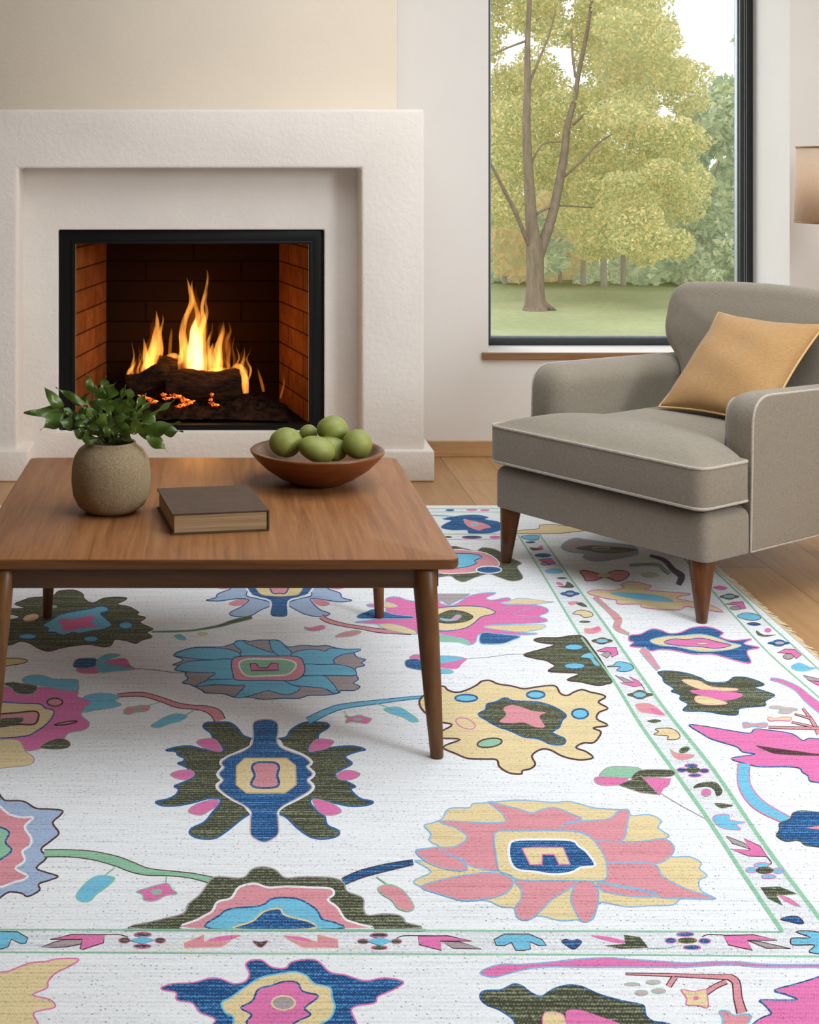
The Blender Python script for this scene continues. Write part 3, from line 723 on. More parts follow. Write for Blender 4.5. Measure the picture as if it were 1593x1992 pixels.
# ================================================================ OUTDOORS
LZ = -.9
struct('lawn', quad((-6,6.9,LZ),(26,6.9,LZ),(40,70,LZ),(-10,70,LZ)), 'lawn_grass', smooth=False)
def leaves(b, c, r, n, size, rr, hollow=.5):
    for _ in range(n):
        while True:
            q = Vector((rr.uniform(-1,1), rr.uniform(-1,1), rr.uniform(-1,1)))
            if hollow*q.length <= q.length <= 1: break
        p = Vector((c[0]+q.x*r[0], c[1]+q.y*r[1], c[2]+q.z*r[2]))
        s_ = size*rr.uniform(.55,1.25); a = Vector((rr.gauss(0,1), rr.gauss(0,1), rr.gauss(0,1))).normalized(); d = a.orthogonal().normalized()
        d = (Matrix.Rotation(rr.random()*6.28, 3, a) @ d); e = a.cross(d)
        b.faces.new([b.verts.new(p+d*s_), b.verts.new(p+e*s_*.45), b.verts.new(p-d*s_), b.verts.new(p-e*s_*.45)])
def ptree(name, label, base_px, stems, blobs, leafm, barkm, size, dens, seed, group=None):
    """stems: list of [(px,py,width px)...] at tree depth; blobs: (px,py,rx,ry,leafcount factor)"""
    rr = random.Random(seed); base = PL(base_px[0], base_px[1], LZ); d = base.y
    t_ = thing(name, label, 'tree', base, group)
    b = bmesh.new()
    for k_, st in enumerate(stems):
        pts = catmull(st[1:] if isinstance(st[0], (int, float)) else st, False, 4); dz = st[0] if isinstance(st[0], (int, float)) else 0
        n_ = len(pts)
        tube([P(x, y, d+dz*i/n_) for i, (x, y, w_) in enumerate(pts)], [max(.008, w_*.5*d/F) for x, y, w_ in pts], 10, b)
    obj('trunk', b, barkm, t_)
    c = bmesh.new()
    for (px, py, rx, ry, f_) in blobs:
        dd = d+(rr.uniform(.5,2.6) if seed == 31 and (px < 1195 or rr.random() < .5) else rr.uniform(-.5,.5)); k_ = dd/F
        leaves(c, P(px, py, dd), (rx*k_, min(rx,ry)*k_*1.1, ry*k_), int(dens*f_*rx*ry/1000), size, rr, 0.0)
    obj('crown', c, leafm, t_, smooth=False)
    return t_
rb = random.Random(21)
blobs = []
for _ in range(165):
    y = rb.uniform(-190, 470); xr = 1290+ (50 if 60 < y < 420 else 0) + rb.uniform(-25,15); x = rb.uniform(900, xr)
    if y > 420 and x < 1120: continue
    if y < 120 and x > 1285: continue
    if math.hypot(x-1095, (y-120)*.8) < 38: continue
    blobs.append((x, y, rb.uniform(40,74), rb.uniform(28,52), rb.uniform(.35,.75)))
for _ in range(26):
    blobs.append((rb.uniform(1110,1330), rb.uniform(300,505), rb.uniform(26,50), rb.uniform(18,34), 1.0))
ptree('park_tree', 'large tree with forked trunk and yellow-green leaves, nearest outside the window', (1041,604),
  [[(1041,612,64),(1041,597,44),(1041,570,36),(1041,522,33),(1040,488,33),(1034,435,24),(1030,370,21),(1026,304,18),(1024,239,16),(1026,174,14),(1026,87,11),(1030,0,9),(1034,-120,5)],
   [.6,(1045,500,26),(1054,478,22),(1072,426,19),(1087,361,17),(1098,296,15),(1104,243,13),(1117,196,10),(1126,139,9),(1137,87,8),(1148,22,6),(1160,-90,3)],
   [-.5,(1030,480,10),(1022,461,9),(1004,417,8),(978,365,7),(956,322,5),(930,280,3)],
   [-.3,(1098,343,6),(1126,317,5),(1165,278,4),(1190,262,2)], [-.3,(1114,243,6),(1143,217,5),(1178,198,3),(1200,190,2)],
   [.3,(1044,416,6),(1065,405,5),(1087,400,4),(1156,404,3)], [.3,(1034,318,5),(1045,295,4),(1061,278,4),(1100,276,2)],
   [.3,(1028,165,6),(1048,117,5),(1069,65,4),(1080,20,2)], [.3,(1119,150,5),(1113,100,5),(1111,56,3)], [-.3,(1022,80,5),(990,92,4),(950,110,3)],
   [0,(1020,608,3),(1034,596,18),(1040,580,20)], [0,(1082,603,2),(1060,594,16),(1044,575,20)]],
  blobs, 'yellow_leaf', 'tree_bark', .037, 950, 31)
rb = random.Random(5)
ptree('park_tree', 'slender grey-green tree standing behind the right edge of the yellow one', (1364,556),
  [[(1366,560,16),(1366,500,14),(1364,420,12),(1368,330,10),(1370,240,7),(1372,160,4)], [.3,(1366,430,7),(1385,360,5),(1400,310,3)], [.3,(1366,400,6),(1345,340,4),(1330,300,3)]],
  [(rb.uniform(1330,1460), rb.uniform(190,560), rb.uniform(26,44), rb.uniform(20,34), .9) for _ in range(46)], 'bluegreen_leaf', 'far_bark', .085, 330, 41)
G = 'trees along the far edge of the park'
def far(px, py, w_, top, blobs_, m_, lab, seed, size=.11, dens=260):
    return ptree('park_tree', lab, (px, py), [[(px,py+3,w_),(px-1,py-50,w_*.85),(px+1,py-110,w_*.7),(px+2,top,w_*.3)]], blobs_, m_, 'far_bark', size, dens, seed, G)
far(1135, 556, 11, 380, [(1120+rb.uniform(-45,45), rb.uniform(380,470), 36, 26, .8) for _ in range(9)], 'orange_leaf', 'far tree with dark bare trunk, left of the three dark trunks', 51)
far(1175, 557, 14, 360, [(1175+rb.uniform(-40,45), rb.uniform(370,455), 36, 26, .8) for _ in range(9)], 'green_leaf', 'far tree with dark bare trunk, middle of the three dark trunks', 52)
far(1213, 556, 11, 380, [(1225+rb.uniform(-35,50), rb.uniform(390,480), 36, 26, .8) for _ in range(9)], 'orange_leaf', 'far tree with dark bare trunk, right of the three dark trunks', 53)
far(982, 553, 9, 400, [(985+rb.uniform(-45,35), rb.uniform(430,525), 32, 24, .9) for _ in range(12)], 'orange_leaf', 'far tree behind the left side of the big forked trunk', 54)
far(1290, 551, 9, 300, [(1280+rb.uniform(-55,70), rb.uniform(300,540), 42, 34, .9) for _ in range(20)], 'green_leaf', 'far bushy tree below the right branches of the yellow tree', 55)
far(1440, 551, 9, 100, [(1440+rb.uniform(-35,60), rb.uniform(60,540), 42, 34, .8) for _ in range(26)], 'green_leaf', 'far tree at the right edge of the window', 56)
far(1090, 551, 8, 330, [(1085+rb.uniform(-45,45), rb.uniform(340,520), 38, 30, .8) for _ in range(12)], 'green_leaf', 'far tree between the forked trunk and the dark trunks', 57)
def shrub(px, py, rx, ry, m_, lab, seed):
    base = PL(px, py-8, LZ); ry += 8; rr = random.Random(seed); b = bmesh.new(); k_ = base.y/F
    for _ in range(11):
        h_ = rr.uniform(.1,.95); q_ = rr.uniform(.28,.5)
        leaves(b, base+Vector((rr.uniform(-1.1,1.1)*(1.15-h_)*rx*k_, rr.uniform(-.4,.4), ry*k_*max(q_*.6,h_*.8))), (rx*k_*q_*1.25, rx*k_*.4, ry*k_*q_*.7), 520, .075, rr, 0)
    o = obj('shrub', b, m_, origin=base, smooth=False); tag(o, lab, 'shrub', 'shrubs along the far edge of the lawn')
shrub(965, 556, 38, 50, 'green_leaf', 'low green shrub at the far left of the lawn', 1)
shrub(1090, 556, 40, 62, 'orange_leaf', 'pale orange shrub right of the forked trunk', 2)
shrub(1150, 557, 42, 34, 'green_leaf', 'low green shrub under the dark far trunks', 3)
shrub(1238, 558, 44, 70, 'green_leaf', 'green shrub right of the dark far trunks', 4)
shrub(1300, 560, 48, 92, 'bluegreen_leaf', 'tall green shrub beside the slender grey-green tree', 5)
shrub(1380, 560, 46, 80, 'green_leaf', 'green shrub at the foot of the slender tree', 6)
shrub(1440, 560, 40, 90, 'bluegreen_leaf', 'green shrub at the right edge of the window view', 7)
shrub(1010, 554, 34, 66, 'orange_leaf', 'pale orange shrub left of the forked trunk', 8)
# ================================================================ RUG: woven pattern laid out in the plane of the rug
RUGZ = .008
TILE = {'A':(0,1130,3.9825),'B':(300,1130,3.186),'C':(280,1370,3.31875),'D':(690,1130,3.9825),'E':(800,1220,3.793),'F':(780,1480,2.569),'G':(0,1530,3.31875),
 'H':(250,1650,2.655),'I':(0,1780,3.793),'J':(800,1780,3.54),'K':(1180,1740,3.857),'L':(1130,1440,3.4406),'M':(1100,1200,3.231),'N':(830,980,3.9825),'O':(1100,1050,3.231),'X':(0,0,1)}
# kind tile fill [outline width] | points   (p smooth patch, q straight patch, e ovals cx,cy,rx,ry,tilt, b band x,y,width, l thin line)
RUG = '''
q X band _ 0 | -300,1809 0,1809 1522,1813 1660,1813 1740,1862 1593,1861 800,1856 0,1852 -300,1851
q X band _ 0 | 1008,1041 1060,1124 1131,1240 1193,1324 1248,1413 1310,1499 1377,1594 1450,1707 1522,1813 1615,1813 1493,1652 1388,1498 1298,1386 1235,1298 1173,1210 1110,1125 1047,1036
l X green 4.5 | -300,1808 0,1808.7 480,1810 850,1810.5 1300,1812 1522,1813
l X green 4.5 | -300,1851 0,1852.4 480,1855 800,1856 1250,1858 1593,1861 1800,1863
b X green _ 0 | 1008,1041,3 1060,1124,3.5 1131,1240,5 1193,1324,6 1248,1413,7 1310,1499,8 1377,1594,8.5 1450,1707,9 1522,1813,9
b X green _ 0 | 1047,1036,3 1110,1125,3.5 1173,1210,5 1235,1298,6 1298,1386,7 1388,1498,8 1493,1652,8.5 1593,1785,9 1700,1930,9
l X green 3.4 | 1330,1085 1391,1155 1430,1200 1499,1274 1593,1357 1700,1455
l X green 3.2 | 1385,1105 1447,1164 1481,1200 1549,1262 1593,1303 1700,1404
l X green 1.6 | 780,1039 1010,1039
l X green 1.6 | 780,1049 1008,1049
l X green 1.4 | 780,989.5 1100,989.5
l X green 1.4 | 780,996 1100,996
p C olive mblue 4 | 700,225 640,200 600,150 550,118 480,116 400,120 385,150 430,185 450,225 500,270 512,300 440,300 360,285 300,270 220,275 140,298 205,305 220,330 262,350 250,370 218,382 260,400 300,425 330,455 290,487 240,510 195,530 222,548 210,580 160,610 75,630 120,655 215,655 320,635 420,608 485,610 490,640 440,700 390,760 310,800 295,835 350,865 450,868 520,830 590,775 640,735 690,705 720,690 720,250
p C olive mblue 4 | 860,225 920,210 950,165 1030,120 1120,116 1185,125 1190,150 1130,190 1120,230 1075,265 1062,300 1090,308 1160,290 1240,275 1340,270 1400,280 1428,295 1390,302 1320,325 1300,345 1340,375 1330,395 1270,425 1235,455 1290,490 1365,530 1335,545 1355,575 1400,610 1478,628 1450,650 1350,660 1260,645 1150,620 1085,612 1075,640 1130,700 1165,720 1185,780 1255,815 1250,850 1170,870 1080,860 990,800 950,760 910,725 860,705 850,690 850,240
p C pink grey 2 | 340,245 380,225 455,225 495,270 500,303 440,298 375,275
p C pink grey 2 | 170,455 220,430 300,425 325,455 280,485 220,482
p C pink grey 2 | 285,690 330,650 420,620 475,615 475,650 420,690 370,715 320,710
p C pink grey 2 | 1068,305 1075,265 1120,225 1200,230 1225,245 1180,285 1110,300
p C pink grey 2 | 1245,460 1285,430 1350,430 1395,455 1340,487 1270,485
p C pink grey 2 | 1090,615 1150,620 1230,650 1275,690 1230,715 1160,712 1110,670
p C white white 9 | 720,225 690,275 620,310 540,345 500,375 515,405 480,455 510,490 475,525 500,560 570,610 650,650 690,695 720,720 850,720 860,690 900,655 980,615 1060,570 1090,530 1058,490 1095,450 1052,405 1078,375 1030,335 960,305 890,275 860,235
p C navy greyp 2.5 | 705,125 740,103 785,98 830,103 862,125 865,180 858,240 885,280 955,310 1030,338 1072,378 1048,405 1088,450 1052,490 1082,530 1060,565 980,612 900,655 862,695 866,740 868,830 830,870 775,890 720,870 688,835 688,740 692,695 650,655 570,610 500,560 482,525 512,490 484,450 518,410 500,378 550,338 640,303 695,262 706,200
q C cream tan 3 | 598,400 650,350 920,350 977,395 982,520 912,573 660,573 596,520
p C salmon navy 5 | 720,380 782,374 850,380 872,410 860,460 872,510 850,535 780,541 715,535 692,510 714,460 697,410
b X salmon dark 2 | 228,1353,6 276,1351,8 314,1361,9 345,1372,10 377,1376,8 400,1379,12 420,1388,20 428,1402,19
b X blue navy 2 | 599,1403,15 626,1389,13 656,1377,11 690,1371,9 740,1365,7 790,1359,5 840,1355,4
p A salmon green 2 | 960,1015 985,980 1040,975 1095,965 1160,970 1150,1000 1110,1015 1050,1020 1000,1038 975,1030
e A green _ 0 | 1070,998,26,12
l A green 2 | 1150,965 1240,940
p A blue green 2 | 1170,1125 1220,1090 1290,1050 1370,1030 1450,1045 1400,1085 1320,1105 1230,1138
l A green 3 | 1440,1040 1510,1000
p C pink green 2 | 1295,75 1340,80 1390,70 1440,85 1470,95 1440,125 1390,120 1340,115 1300,122 1310,95
e C green _ 0 | 1380,98,26,9
l C green 2 | 1290,45 1315,78
p D blue green 2 | 225,995 290,978 360,985 430,1030 480,1065 492,1090 440,1092 370,1055 290,1030
l D green 2.5 | 170,950 260,982
p B grey navy 2.5 | 120,460 180,430 270,412 410,410 450,402 500,385 510,372 560,370 590,375 640,368 720,368 770,370 810,400 840,410 920,400 1000,405 1070,402 1120,415 1190,425 1280,425 1240,445 1260,475 1310,488 1285,508 1305,525 1250,540 1250,580 1265,610 1235,635 1275,655 1240,680 1160,680 1140,697 1060,708 960,710 900,728 800,728 680,735 590,722 500,722 430,700 320,695 300,680 250,655 215,640 175,632 210,605 190,580 200,570 130,550 150,525 115,520 180,490
p B blue navy 2 | 120,460 200,425 280,415 430,420 500,435 535,462 470,490 380,490 280,485 190,475
p B blue navy 2 | 495,385 540,370 575,390 640,415 700,435 770,465 550,468 540,435 510,410
p B blue navy 2 | 720,368 780,375 815,410 850,440 840,468 780,468 730,430 720,400
p B blue navy 2 | 845,460 900,432 1000,425 1060,435 1090,420 1190,425 1280,425 1240,445 1160,460 1110,490 1115,515 1020,520 925,520 900,480
p B blue navy 2 | 920,520 1040,520 1140,520 1225,540 1255,575 1230,590 1130,588 1000,588 910,580
p B blue navy 2 | 880,595 980,588 1050,590 1095,625 1130,670 1140,695 1105,695 1060,670 980,660 880,650 800,630 830,600
p B blue navy 2 | 500,722 540,680 560,650 500,650 380,645 280,655 260,650 330,615 380,590 480,585 500,600 620,612 780,615 850,645 905,665 860,700 800,705 740,690 700,682 640,700 560,722
p B blue navy 2 | 130,550 180,510 270,495 360,492 480,488 500,560 500,605 400,612 330,612 380,575 330,570 250,568 180,562
p B salmon navy 2.5 | 480,500 530,470 700,468 880,470 925,510 930,570 870,617 700,618 520,617 490,590
p B green white 3.5 | 525,520 570,488 700,486 820,490 880,520 830,580 700,590 570,588
q B pink dark 2.5 | 595,515 630,515 650,540 700,540 725,512 765,515 772,555 600,558
p B peri navy 2.5 | 590,30 570,90 640,110 710,130 720,155 660,180 600,215 520,222 470,210 480,190 540,160 585,120 540,110 470,115 400,125 320,120 380,105 395,80 470,50 490,20
p B peri navy 2.5 | 960,30 975,90 900,110 840,130 830,150 880,180 930,205 1000,220 1070,215 1085,200 1030,180 985,140 970,110 1040,115 1100,125 1170,130 1225,120 1165,105 1150,75 1080,50 1060,25
p B salmon _ 0 | 460,140 520,115 575,118 560,145 500,157
p B salmon _ 0 | 1090,140 1030,115 978,114 1000,145 1050,158
p B salmon _ 0 | 370,30 400,48 440,52 485,40 480,20
p B salmon _ 0 | 1075,38 1100,50 1150,52 1185,38 1150,20
p B navy white 4 | 580,-20 592,75 640,102 720,128 715,210 770,228 830,215 832,128 905,102 965,72 972,-20
p B cream tan 2 | 635,-30 648,70 720,92 840,92 905,70 915,-30
p B salmon navy 3 | 712,-20 728,70 775,78 820,70 838,-20
p A olive dark 2 | 115,180 180,150 240,130 320,125 400,120 430,100 460,78 570,70 640,100 655,140 720,170 800,135 900,125 980,132 960,155 910,180 1000,200 1040,220 1075,245 1060,265 1130,285 1085,320 1150,355 1185,375 1140,400 1180,435 1100,460 1050,485 980,465 890,455 860,500 800,512 700,495 600,500 480,520 380,545 300,525 220,480 150,470 60,500 -150,480 -250,400 -150,300 60,300 150,282 100,262 -60,240 -60,200 40,215 190,210
p A blue navy 2.5 | 330,345 400,300 460,265 560,240 700,215 780,195 835,210 830,235 780,250 800,275 850,320 865,345 800,375 700,390 620,405 560,400 490,420 430,400 370,395 375,365
p A pink _ 0 | 450,310 500,290 560,300 640,280 700,270 740,285 705,320 755,355 680,360 600,375 530,390 475,380 490,350
e A blue mblue 2.5 | 215,430,70,20 705,450,55,22 975,345,52,26
e A cream pink 1.5 | 240,285,62,26,-12
e A green _ 0 | 415,200,28,12
b X olive green 1.5 | 295,1229,2 345,1228,2.5 378,1226,3 425,1218,5 451,1210,8 490,1200,9
p B blue green 1.5 | 125,340 165,333 198,365 150,362
e B cream green 1 | 300,328,32,10
b X salmon dark 1.8 | 624,1199,9 639,1208,8 670,1216,6 702,1221,6 739,1227,8 800,1232,5
p B pink green 1.5 | 930,285 970,290 1040,275 1060,293 1000,312 945,305
p B salmon green 1.5 | 1120,348 1170,320 1240,308 1285,315 1230,342
p A pink grey 1.5 | 590,690 640,670 755,660 765,710 640,715
p A navy grey 1.5 | 570,640 600,605 680,598 745,605 747,655 660,680 575,670
p A blue green 1.5 | 750,620 820,570 900,565 930,580 850,610 900,630 1000,665 1045,685 900,700 768,705
p A pink grey 1 | 800,635 870,610 960,600 990,620 1010,655 1050,685 960,665 870,645
l A dark .9 | 1050,680 1200,690 1300,706 1420,715
p A pink grey 2 | -100,840 40,820 130,850 200,880 260,870 300,825 420,830 600,850 600,895 700,935 650,980 630,1040 690,1100 660,1150 530,1180 480,1240 350,1290 200,1315 130,1230 -100,1230
p A blue grey 2 | 170,775 220,735 330,732 420,760 590,765 605,800 600,850 480,845 350,815 240,805
p A olive grey 2 | 30,800 90,785 170,795 285,815 260,870 180,880 110,860 90,830
p A cream navy 3 | -100,960 200,950 310,955 350,985 420,1010 380,1090 290,1160 180,1205 -100,1195
p A salmon dark 4 | -50,1045 150,1020 270,1010 300,1040 280,1100 230,1115 150,1112 -50,1125
p A olive _ 0 | -50,1080 170,1060 140,1110 -50,1140
e A salmon dark 3.5 | 425,940,60,30 510,1103,88,10,-9
p A blue grey 1.5 | 640,910 700,880 800,870 900,885 920,910 890,930 940,960 870,985 760,1000 640,1020 660,980 710,940
p A olive grey 1.5 | 310,1290 380,1240 470,1220 530,1240 545,1275 500,1300 400,1305
p A cream grey 2 | -100,1260 130,1230 200,1320 262,1370 240,1420 120,1440 -100,1440
p A cream dark 2 | -50,605 80,600 180,605 212,620 170,640 50,660 -50,680
p D pink lblue 2 | 90,185 150,180 230,195 245,135 330,125 410,150 520,160 620,130 680,130 660,170 740,190 800,170 880,120 990,95 1095,95 1020,130 1060,150 1180,130 1205,150 1130,175 1350,180 1420,190 1490,215 1495,245 1430,275 1490,300 1430,325 1000,350 1250,395 1420,410 1250,420 980,410 940,470 900,495 850,460 640,410 430,410 300,350 100,330 0,320 150,300 230,270 230,200 130,205
p D navy lblue 1.5 | 20,270 90,240 160,220 300,260 440,275 440,292 250,292 50,292
p D cream lblue 1 | 200,190 250,165 335,195 270,207
p D cream lblue 1.5 | 180,340 300,335 450,380 470,415 330,395 230,370
q D grey lblue 1 | 620,100 900,100 850,130 730,190 640,140
p D cream lblue 1.2 | 1160,178 1240,140 1330,138 1500,160 1535,165 1400,182 1230,182
p D cream lblue 1.5 | 995,355 1130,345 1300,342 1450,340 1480,355 1420,380 1280,395 1100,378
l D lblue 1.2 | 1135,225 1200,190 1300,170
l D lblue 1.2 | 1420,190 1300,230 1235,262 1350,275 1430,275
p D cream navy 2 | 560,225 640,212 750,200 870,195 1000,205 1088,240 1050,265 980,280 900,345 800,380 640,385 540,330
p D olive dark 1.5 | 620,285 690,245 760,228 860,245 917,280 860,315 740,330 640,320
p D salmon lblue 2 | 660,290 740,300 790,265 825,275 780,305 700,310
p D navy lblue 2 | 985,405 1100,410 1280,430 1220,460 1150,485 1040,490 970,480
p D green lblue 1.5 | 600,425 750,430 870,460 890,500 800,475 600,465
p D pink grey 1.5 | 425,590 470,570 520,580 520,605 440,605
p D navy grey 1.5 | 400,615 480,603 530,640 520,690 420,675 390,650
p D blue grey 1.5 | 560,590 700,580 850,597 760,625 600,640
p D pink grey 1 | 600,655 740,630 870,600 830,640 790,680 700,675
p D blue grey 1.5 | 600,690 700,680 762,700 740,718 620,715
l D dark .9 | 880,603 1050,590 1180,572 1310,568
p E cream dark 4 | 60,545 120,480 160,440 240,438 270,465 330,482 400,468 480,430 520,400 580,395 640,420 740,435 830,455 940,440 1020,432 1070,440 1100,490 1150,505 1200,480 1260,462 1320,480 1410,500 1430,520 1380,555 1450,600 1385,630 1370,680 1450,725 1340,745 1400,775 1350,850 1270,855 1215,890 1290,920 1340,965 1240,980 1120,955 1020,905 950,905 890,950 915,1010 880,1045 820,1060 810,1085 720,1075 650,1030 630,980 540,975 420,970 330,935 235,885 360,830 230,820 170,800 230,765 300,720 200,695 90,620
p E olive navy 4 | 495,645 550,610 560,570 620,555 690,525 750,545 850,550 960,560 1060,595 1140,650 1110,690 1090,740 1040,780 1130,825 1120,865 1030,865 940,825 830,810 730,765 640,735 560,690
p E salmon _ 0 | 680,600 740,575 810,590 900,620 995,630 945,660 985,735 920,740 830,705 750,710 650,700 700,650
e E blue navy 4 | 405,525,82,26 918,500,66,27 1245,640,60,36
e E green dark 3.5 | 578,855,92,32,-8
e E _ pink 2.5 | 400,712,75,36,20
p E olive dark 3 | 905,95 960,80 1080,80 1180,65 1265,70 1330,150 1400,250 1478,395 1440,420 1370,430 1250,405 1150,390 1240,345 1120,335 1010,325 1060,290 1040,270 990,245 930,235 830,205 960,165 1060,130 960,115
e E blue navy 1.5 | 1200,148,65,20 1205,287,75,20
p E blue _ 0 | 1250,220 1320,190 1355,240 1392,285 1350,278 1320,235
l X green 4 | 1131,1240 1160,1279 1193,1324
p F cream lblue 3 | 75,450 110,440 190,430 140,400 150,365 115,325 160,310 205,290 240,240 340,235 360,215 430,210 560,198 640,200 760,208 850,205 960,235 1090,245 1135,245 1150,275 1240,270 1300,300 1285,335 1340,375 1320,395 1365,440 1350,480 1440,480 1500,510 1490,540 1530,575 1490,600 1500,650 1570,690 1480,690 1400,690 1360,720 1240,725 1130,730 1020,710 985,720 960,790 910,805 880,795 800,800 690,775 650,790 600,795 570,740 500,730 430,700 330,700 230,680 100,630 65,600 150,555 70,500 130,500
p F salmon lblue 3 | 435,205 520,225 600,245 655,262 700,245 770,235 850,265 905,295 830,310 790,350 620,360 490,365 480,400 485,500 490,550 400,540 330,520 300,490 220,460 190,435 270,430 330,385 280,340 190,305 320,305 420,310 520,305 500,260
p F salmon lblue 3 | 790,350 830,315 930,300 1040,290 1090,250 1140,250 1130,320 1105,400 980,405 930,370 870,352
p F salmon lblue 3 | 965,405 1080,405 1200,405 1300,390 1350,410 1365,450 1330,490 1280,515 1180,505 1090,510 1030,515 1000,450
p F salmon lblue 3 | 1020,515 1160,508 1270,520 1310,580 1400,630 1480,660 1575,690 1450,690 1300,685 1270,660 1180,640 1080,620 1010,605 1010,560
p F salmon lblue 3 | 985,610 1080,630 1200,650 1280,675 1180,680 1060,665 1000,645
p F salmon lblue 3 | 880,605 950,605 985,650 980,730 950,795 910,805 880,770 850,700 860,640
p F salmon lblue 3 | 570,600 700,600 870,605 840,640 760,690 690,760 640,795 590,790 570,740 600,690 600,640
p F salmon lblue 3 | 100,630 230,590 340,570 430,560 510,570 560,600 540,650 480,680 400,695 310,700 200,670
p F salmon lblue 3 | 75,455 130,440 190,435 230,465 300,500 330,545 270,550 180,530 120,500
p F cream lblue 3 | 480,355 580,352 700,350 860,355 930,375 980,420 1020,490 1030,560 1010,600 900,602 800,600 600,598 540,570 490,550 475,470 465,400
p F navy white 5 | 540,430 570,400 700,395 850,400 890,430 930,460 970,525 900,535 850,560 760,570 660,555 580,545 545,500
q F cream pink 3 | 605,440 660,435 810,435 845,520 790,520 765,470 705,470 705,520 645,522
p F green grey 2 | 995,80 1000,60 1050,30 1180,35 1200,60 1150,85 1050,85
p F pink grey 2 | 965,95 1000,80 1130,90 1100,118 1000,122
p F olive grey 1.5 | 1190,50 1280,45 1360,50 1352,78 1210,85 1150,88
q F olive grey 1.5 | 1085,122 1200,75 1260,130 1290,170 1200,160
q F pink grey 1.5 | 1205,85 1350,90 1340,120 1310,140 1293,175 1250,130
l F grey 1.5 | 1300,165 1400,225 1520,290
p G peri dark 4 | -40,60 30,90 150,95 230,140 310,145 400,155 390,185 340,235 380,300 330,350 265,405 300,460 235,525 300,555 375,580 320,605 250,630 255,670 180,710 140,690 60,680 -60,690
p G salmon white 5 | -60,130 60,180 140,200 215,200 160,260 200,330 195,380 145,420 160,480 100,530 180,580 100,615 -60,615
p G green navy 4 | -60,270 20,270 60,300 35,360 75,410 20,460 -60,480
b G green dark 2.5 | 285,432,15 450,432,15 600,446,18 750,482,21 850,520,21 950,550,15 1080,560,10 1230,575,10 1370,607,14
p G blue green 2.5 | 490,710 520,660 580,600 650,575 740,590 700,640 630,690 580,740 520,742
l G green 3 | 680,572 740,525
p G pink green 2.5 | 880,680 950,655 1000,640 1080,625 1110,660 1142,695 1070,705 1000,740 930,735 920,700
e G green _ 0 | 1010,680,36,18
l G green 3 | 1070,625 1075,582
p H olive grey 3 | 80,420 150,375 280,340 310,290 370,240 430,160 480,150 590,155 640,110 700,98 760,115 810,155 900,150 1050,155 1110,180 1130,225 1210,260 1215,320 1240,350 1320,340 1400,350 1430,385 1420,420
p H salmon white 5 | 320,420 360,370 430,330 460,280 530,260 570,205 650,185 720,205 820,200 930,205 1040,210 1060,240 1030,270 1080,310 1120,370 1190,395 1208,420
p H blue navy 4 | 430,420 470,350 530,315 680,300 740,265 810,258 890,270 970,320 1000,370 1060,385 1072,420
p H navy cream 4 | 550,420 640,380 700,330 780,315 810,350 940,385 938,420
l X green 5 | 240,1809.5 500,1810 830,1810.5
b H navy dark 2.5 | 1110,174,13 1200,136,15 1330,102,14 1470,74,9
p H salmon green 2.5 | 1290,205 1350,190 1410,215 1450,260 1475,310 1440,328 1390,310 1360,270 1310,240
l H green 3 | 1280,150 1340,192
p H navy pink 3.5 | 170,720 230,700 330,695 430,670 490,680 540,700 600,690 625,650 605,600 640,578 690,580 740,615 810,620 840,590 920,575 980,585 1040,640 1120,655 1220,685 1320,670 1420,690 1370,730 1290,765 1270,800 1180,815 1150,840 1180,910 1190,1000 420,1000 450,890 370,850 330,800 250,785 245,745 185,735
p H cream blue 4 | 480,800 530,770 600,720 680,670 770,650 860,640 920,660 960,700 1040,720 1050,770 1065,820 1040,880 980,920 960,1000 550,1000 545,880 500,850
p H pink navy 4 | 580,825 640,790 670,730 740,710 800,690 870,695 900,740 980,765 910,825 940,860 880,890 800,930 650,930 610,900 635,860
e H grey cream 4 | 800,800,60,36
p I cream pink 3.5 | -60,480 80,410 220,355 330,345 420,325 580,325 520,375 410,430 355,490 345,540 240,590 370,625 405,680 300,705 245,730 280,800 290,900 -60,900
q I blue dark 2.5 | -30,120 130,125 205,170 190,210 150,210 85,180 60,235 10,252 -30,250
q I pink dark 2.5 | 370,180 530,143 770,145 765,205 610,255 590,250 610,180
q I grey dark 2.5 | 305,238 400,200 490,182 610,182 595,215 500,235 400,240
l I dark 2.5 | 770,145 880,145 945,165
e I olive pink 2 | 918,188,42,21 1182,188,40,20 1055,146,62,16 1050,232,65,16
q I blue _ 0 | 955,190 1055,158 1140,188 1050,217
q H salmon cream 2 | 285,490 390,445 390,480 560,455 480,512 290,518
p H pink cream 1.5 | 400,482 470,455 580,450 500,482
p H olive pink 2 | 640,480 680,484 720,479 682,515
q H salmon cream 2 | 1085,515 1080,470 975,445 975,485 800,455 900,515
p H pink cream 1.5 | 965,487 900,460 795,452 870,478
l I cream 1.5 | 1170,235 1240,246 1360,246
l H cream 1.5 | 1090,520 1150,522 1210,500
e H olive pink 2 | 1212,482,30,13 1383,482,28,13 1295,451,44,11 1295,514,42,11
q H blue _ 0 | 1228,482 1295,460 1365,482 1295,505
q J pink dark 2.5 | 45,145 250,143 415,180 200,180 208,245 55,205
q J grey dark 2.2 | 205,182 330,185 485,235 290,230
l H dark 2.2 | 1385,465 1420,453 1500,452 1593,453
q J blue dark 2.5 | 570,170 640,132 810,132 900,170 930,210 880,212 815,185 820,235 780,245 720,245 690,190 640,212 585,210
p J navy dark 2 | 1035,180 1065,168 1105,178 1145,170 1172,190 1120,236 1060,205
p J pink _ 0 | 1235,143 1350,150 1470,180 1460,193 1380,187
q K olive _ 0 | 130,305 250,320 315,402 100,408 -20,385 140,372
l K green 1.5 | 315,405 430,405 540,385
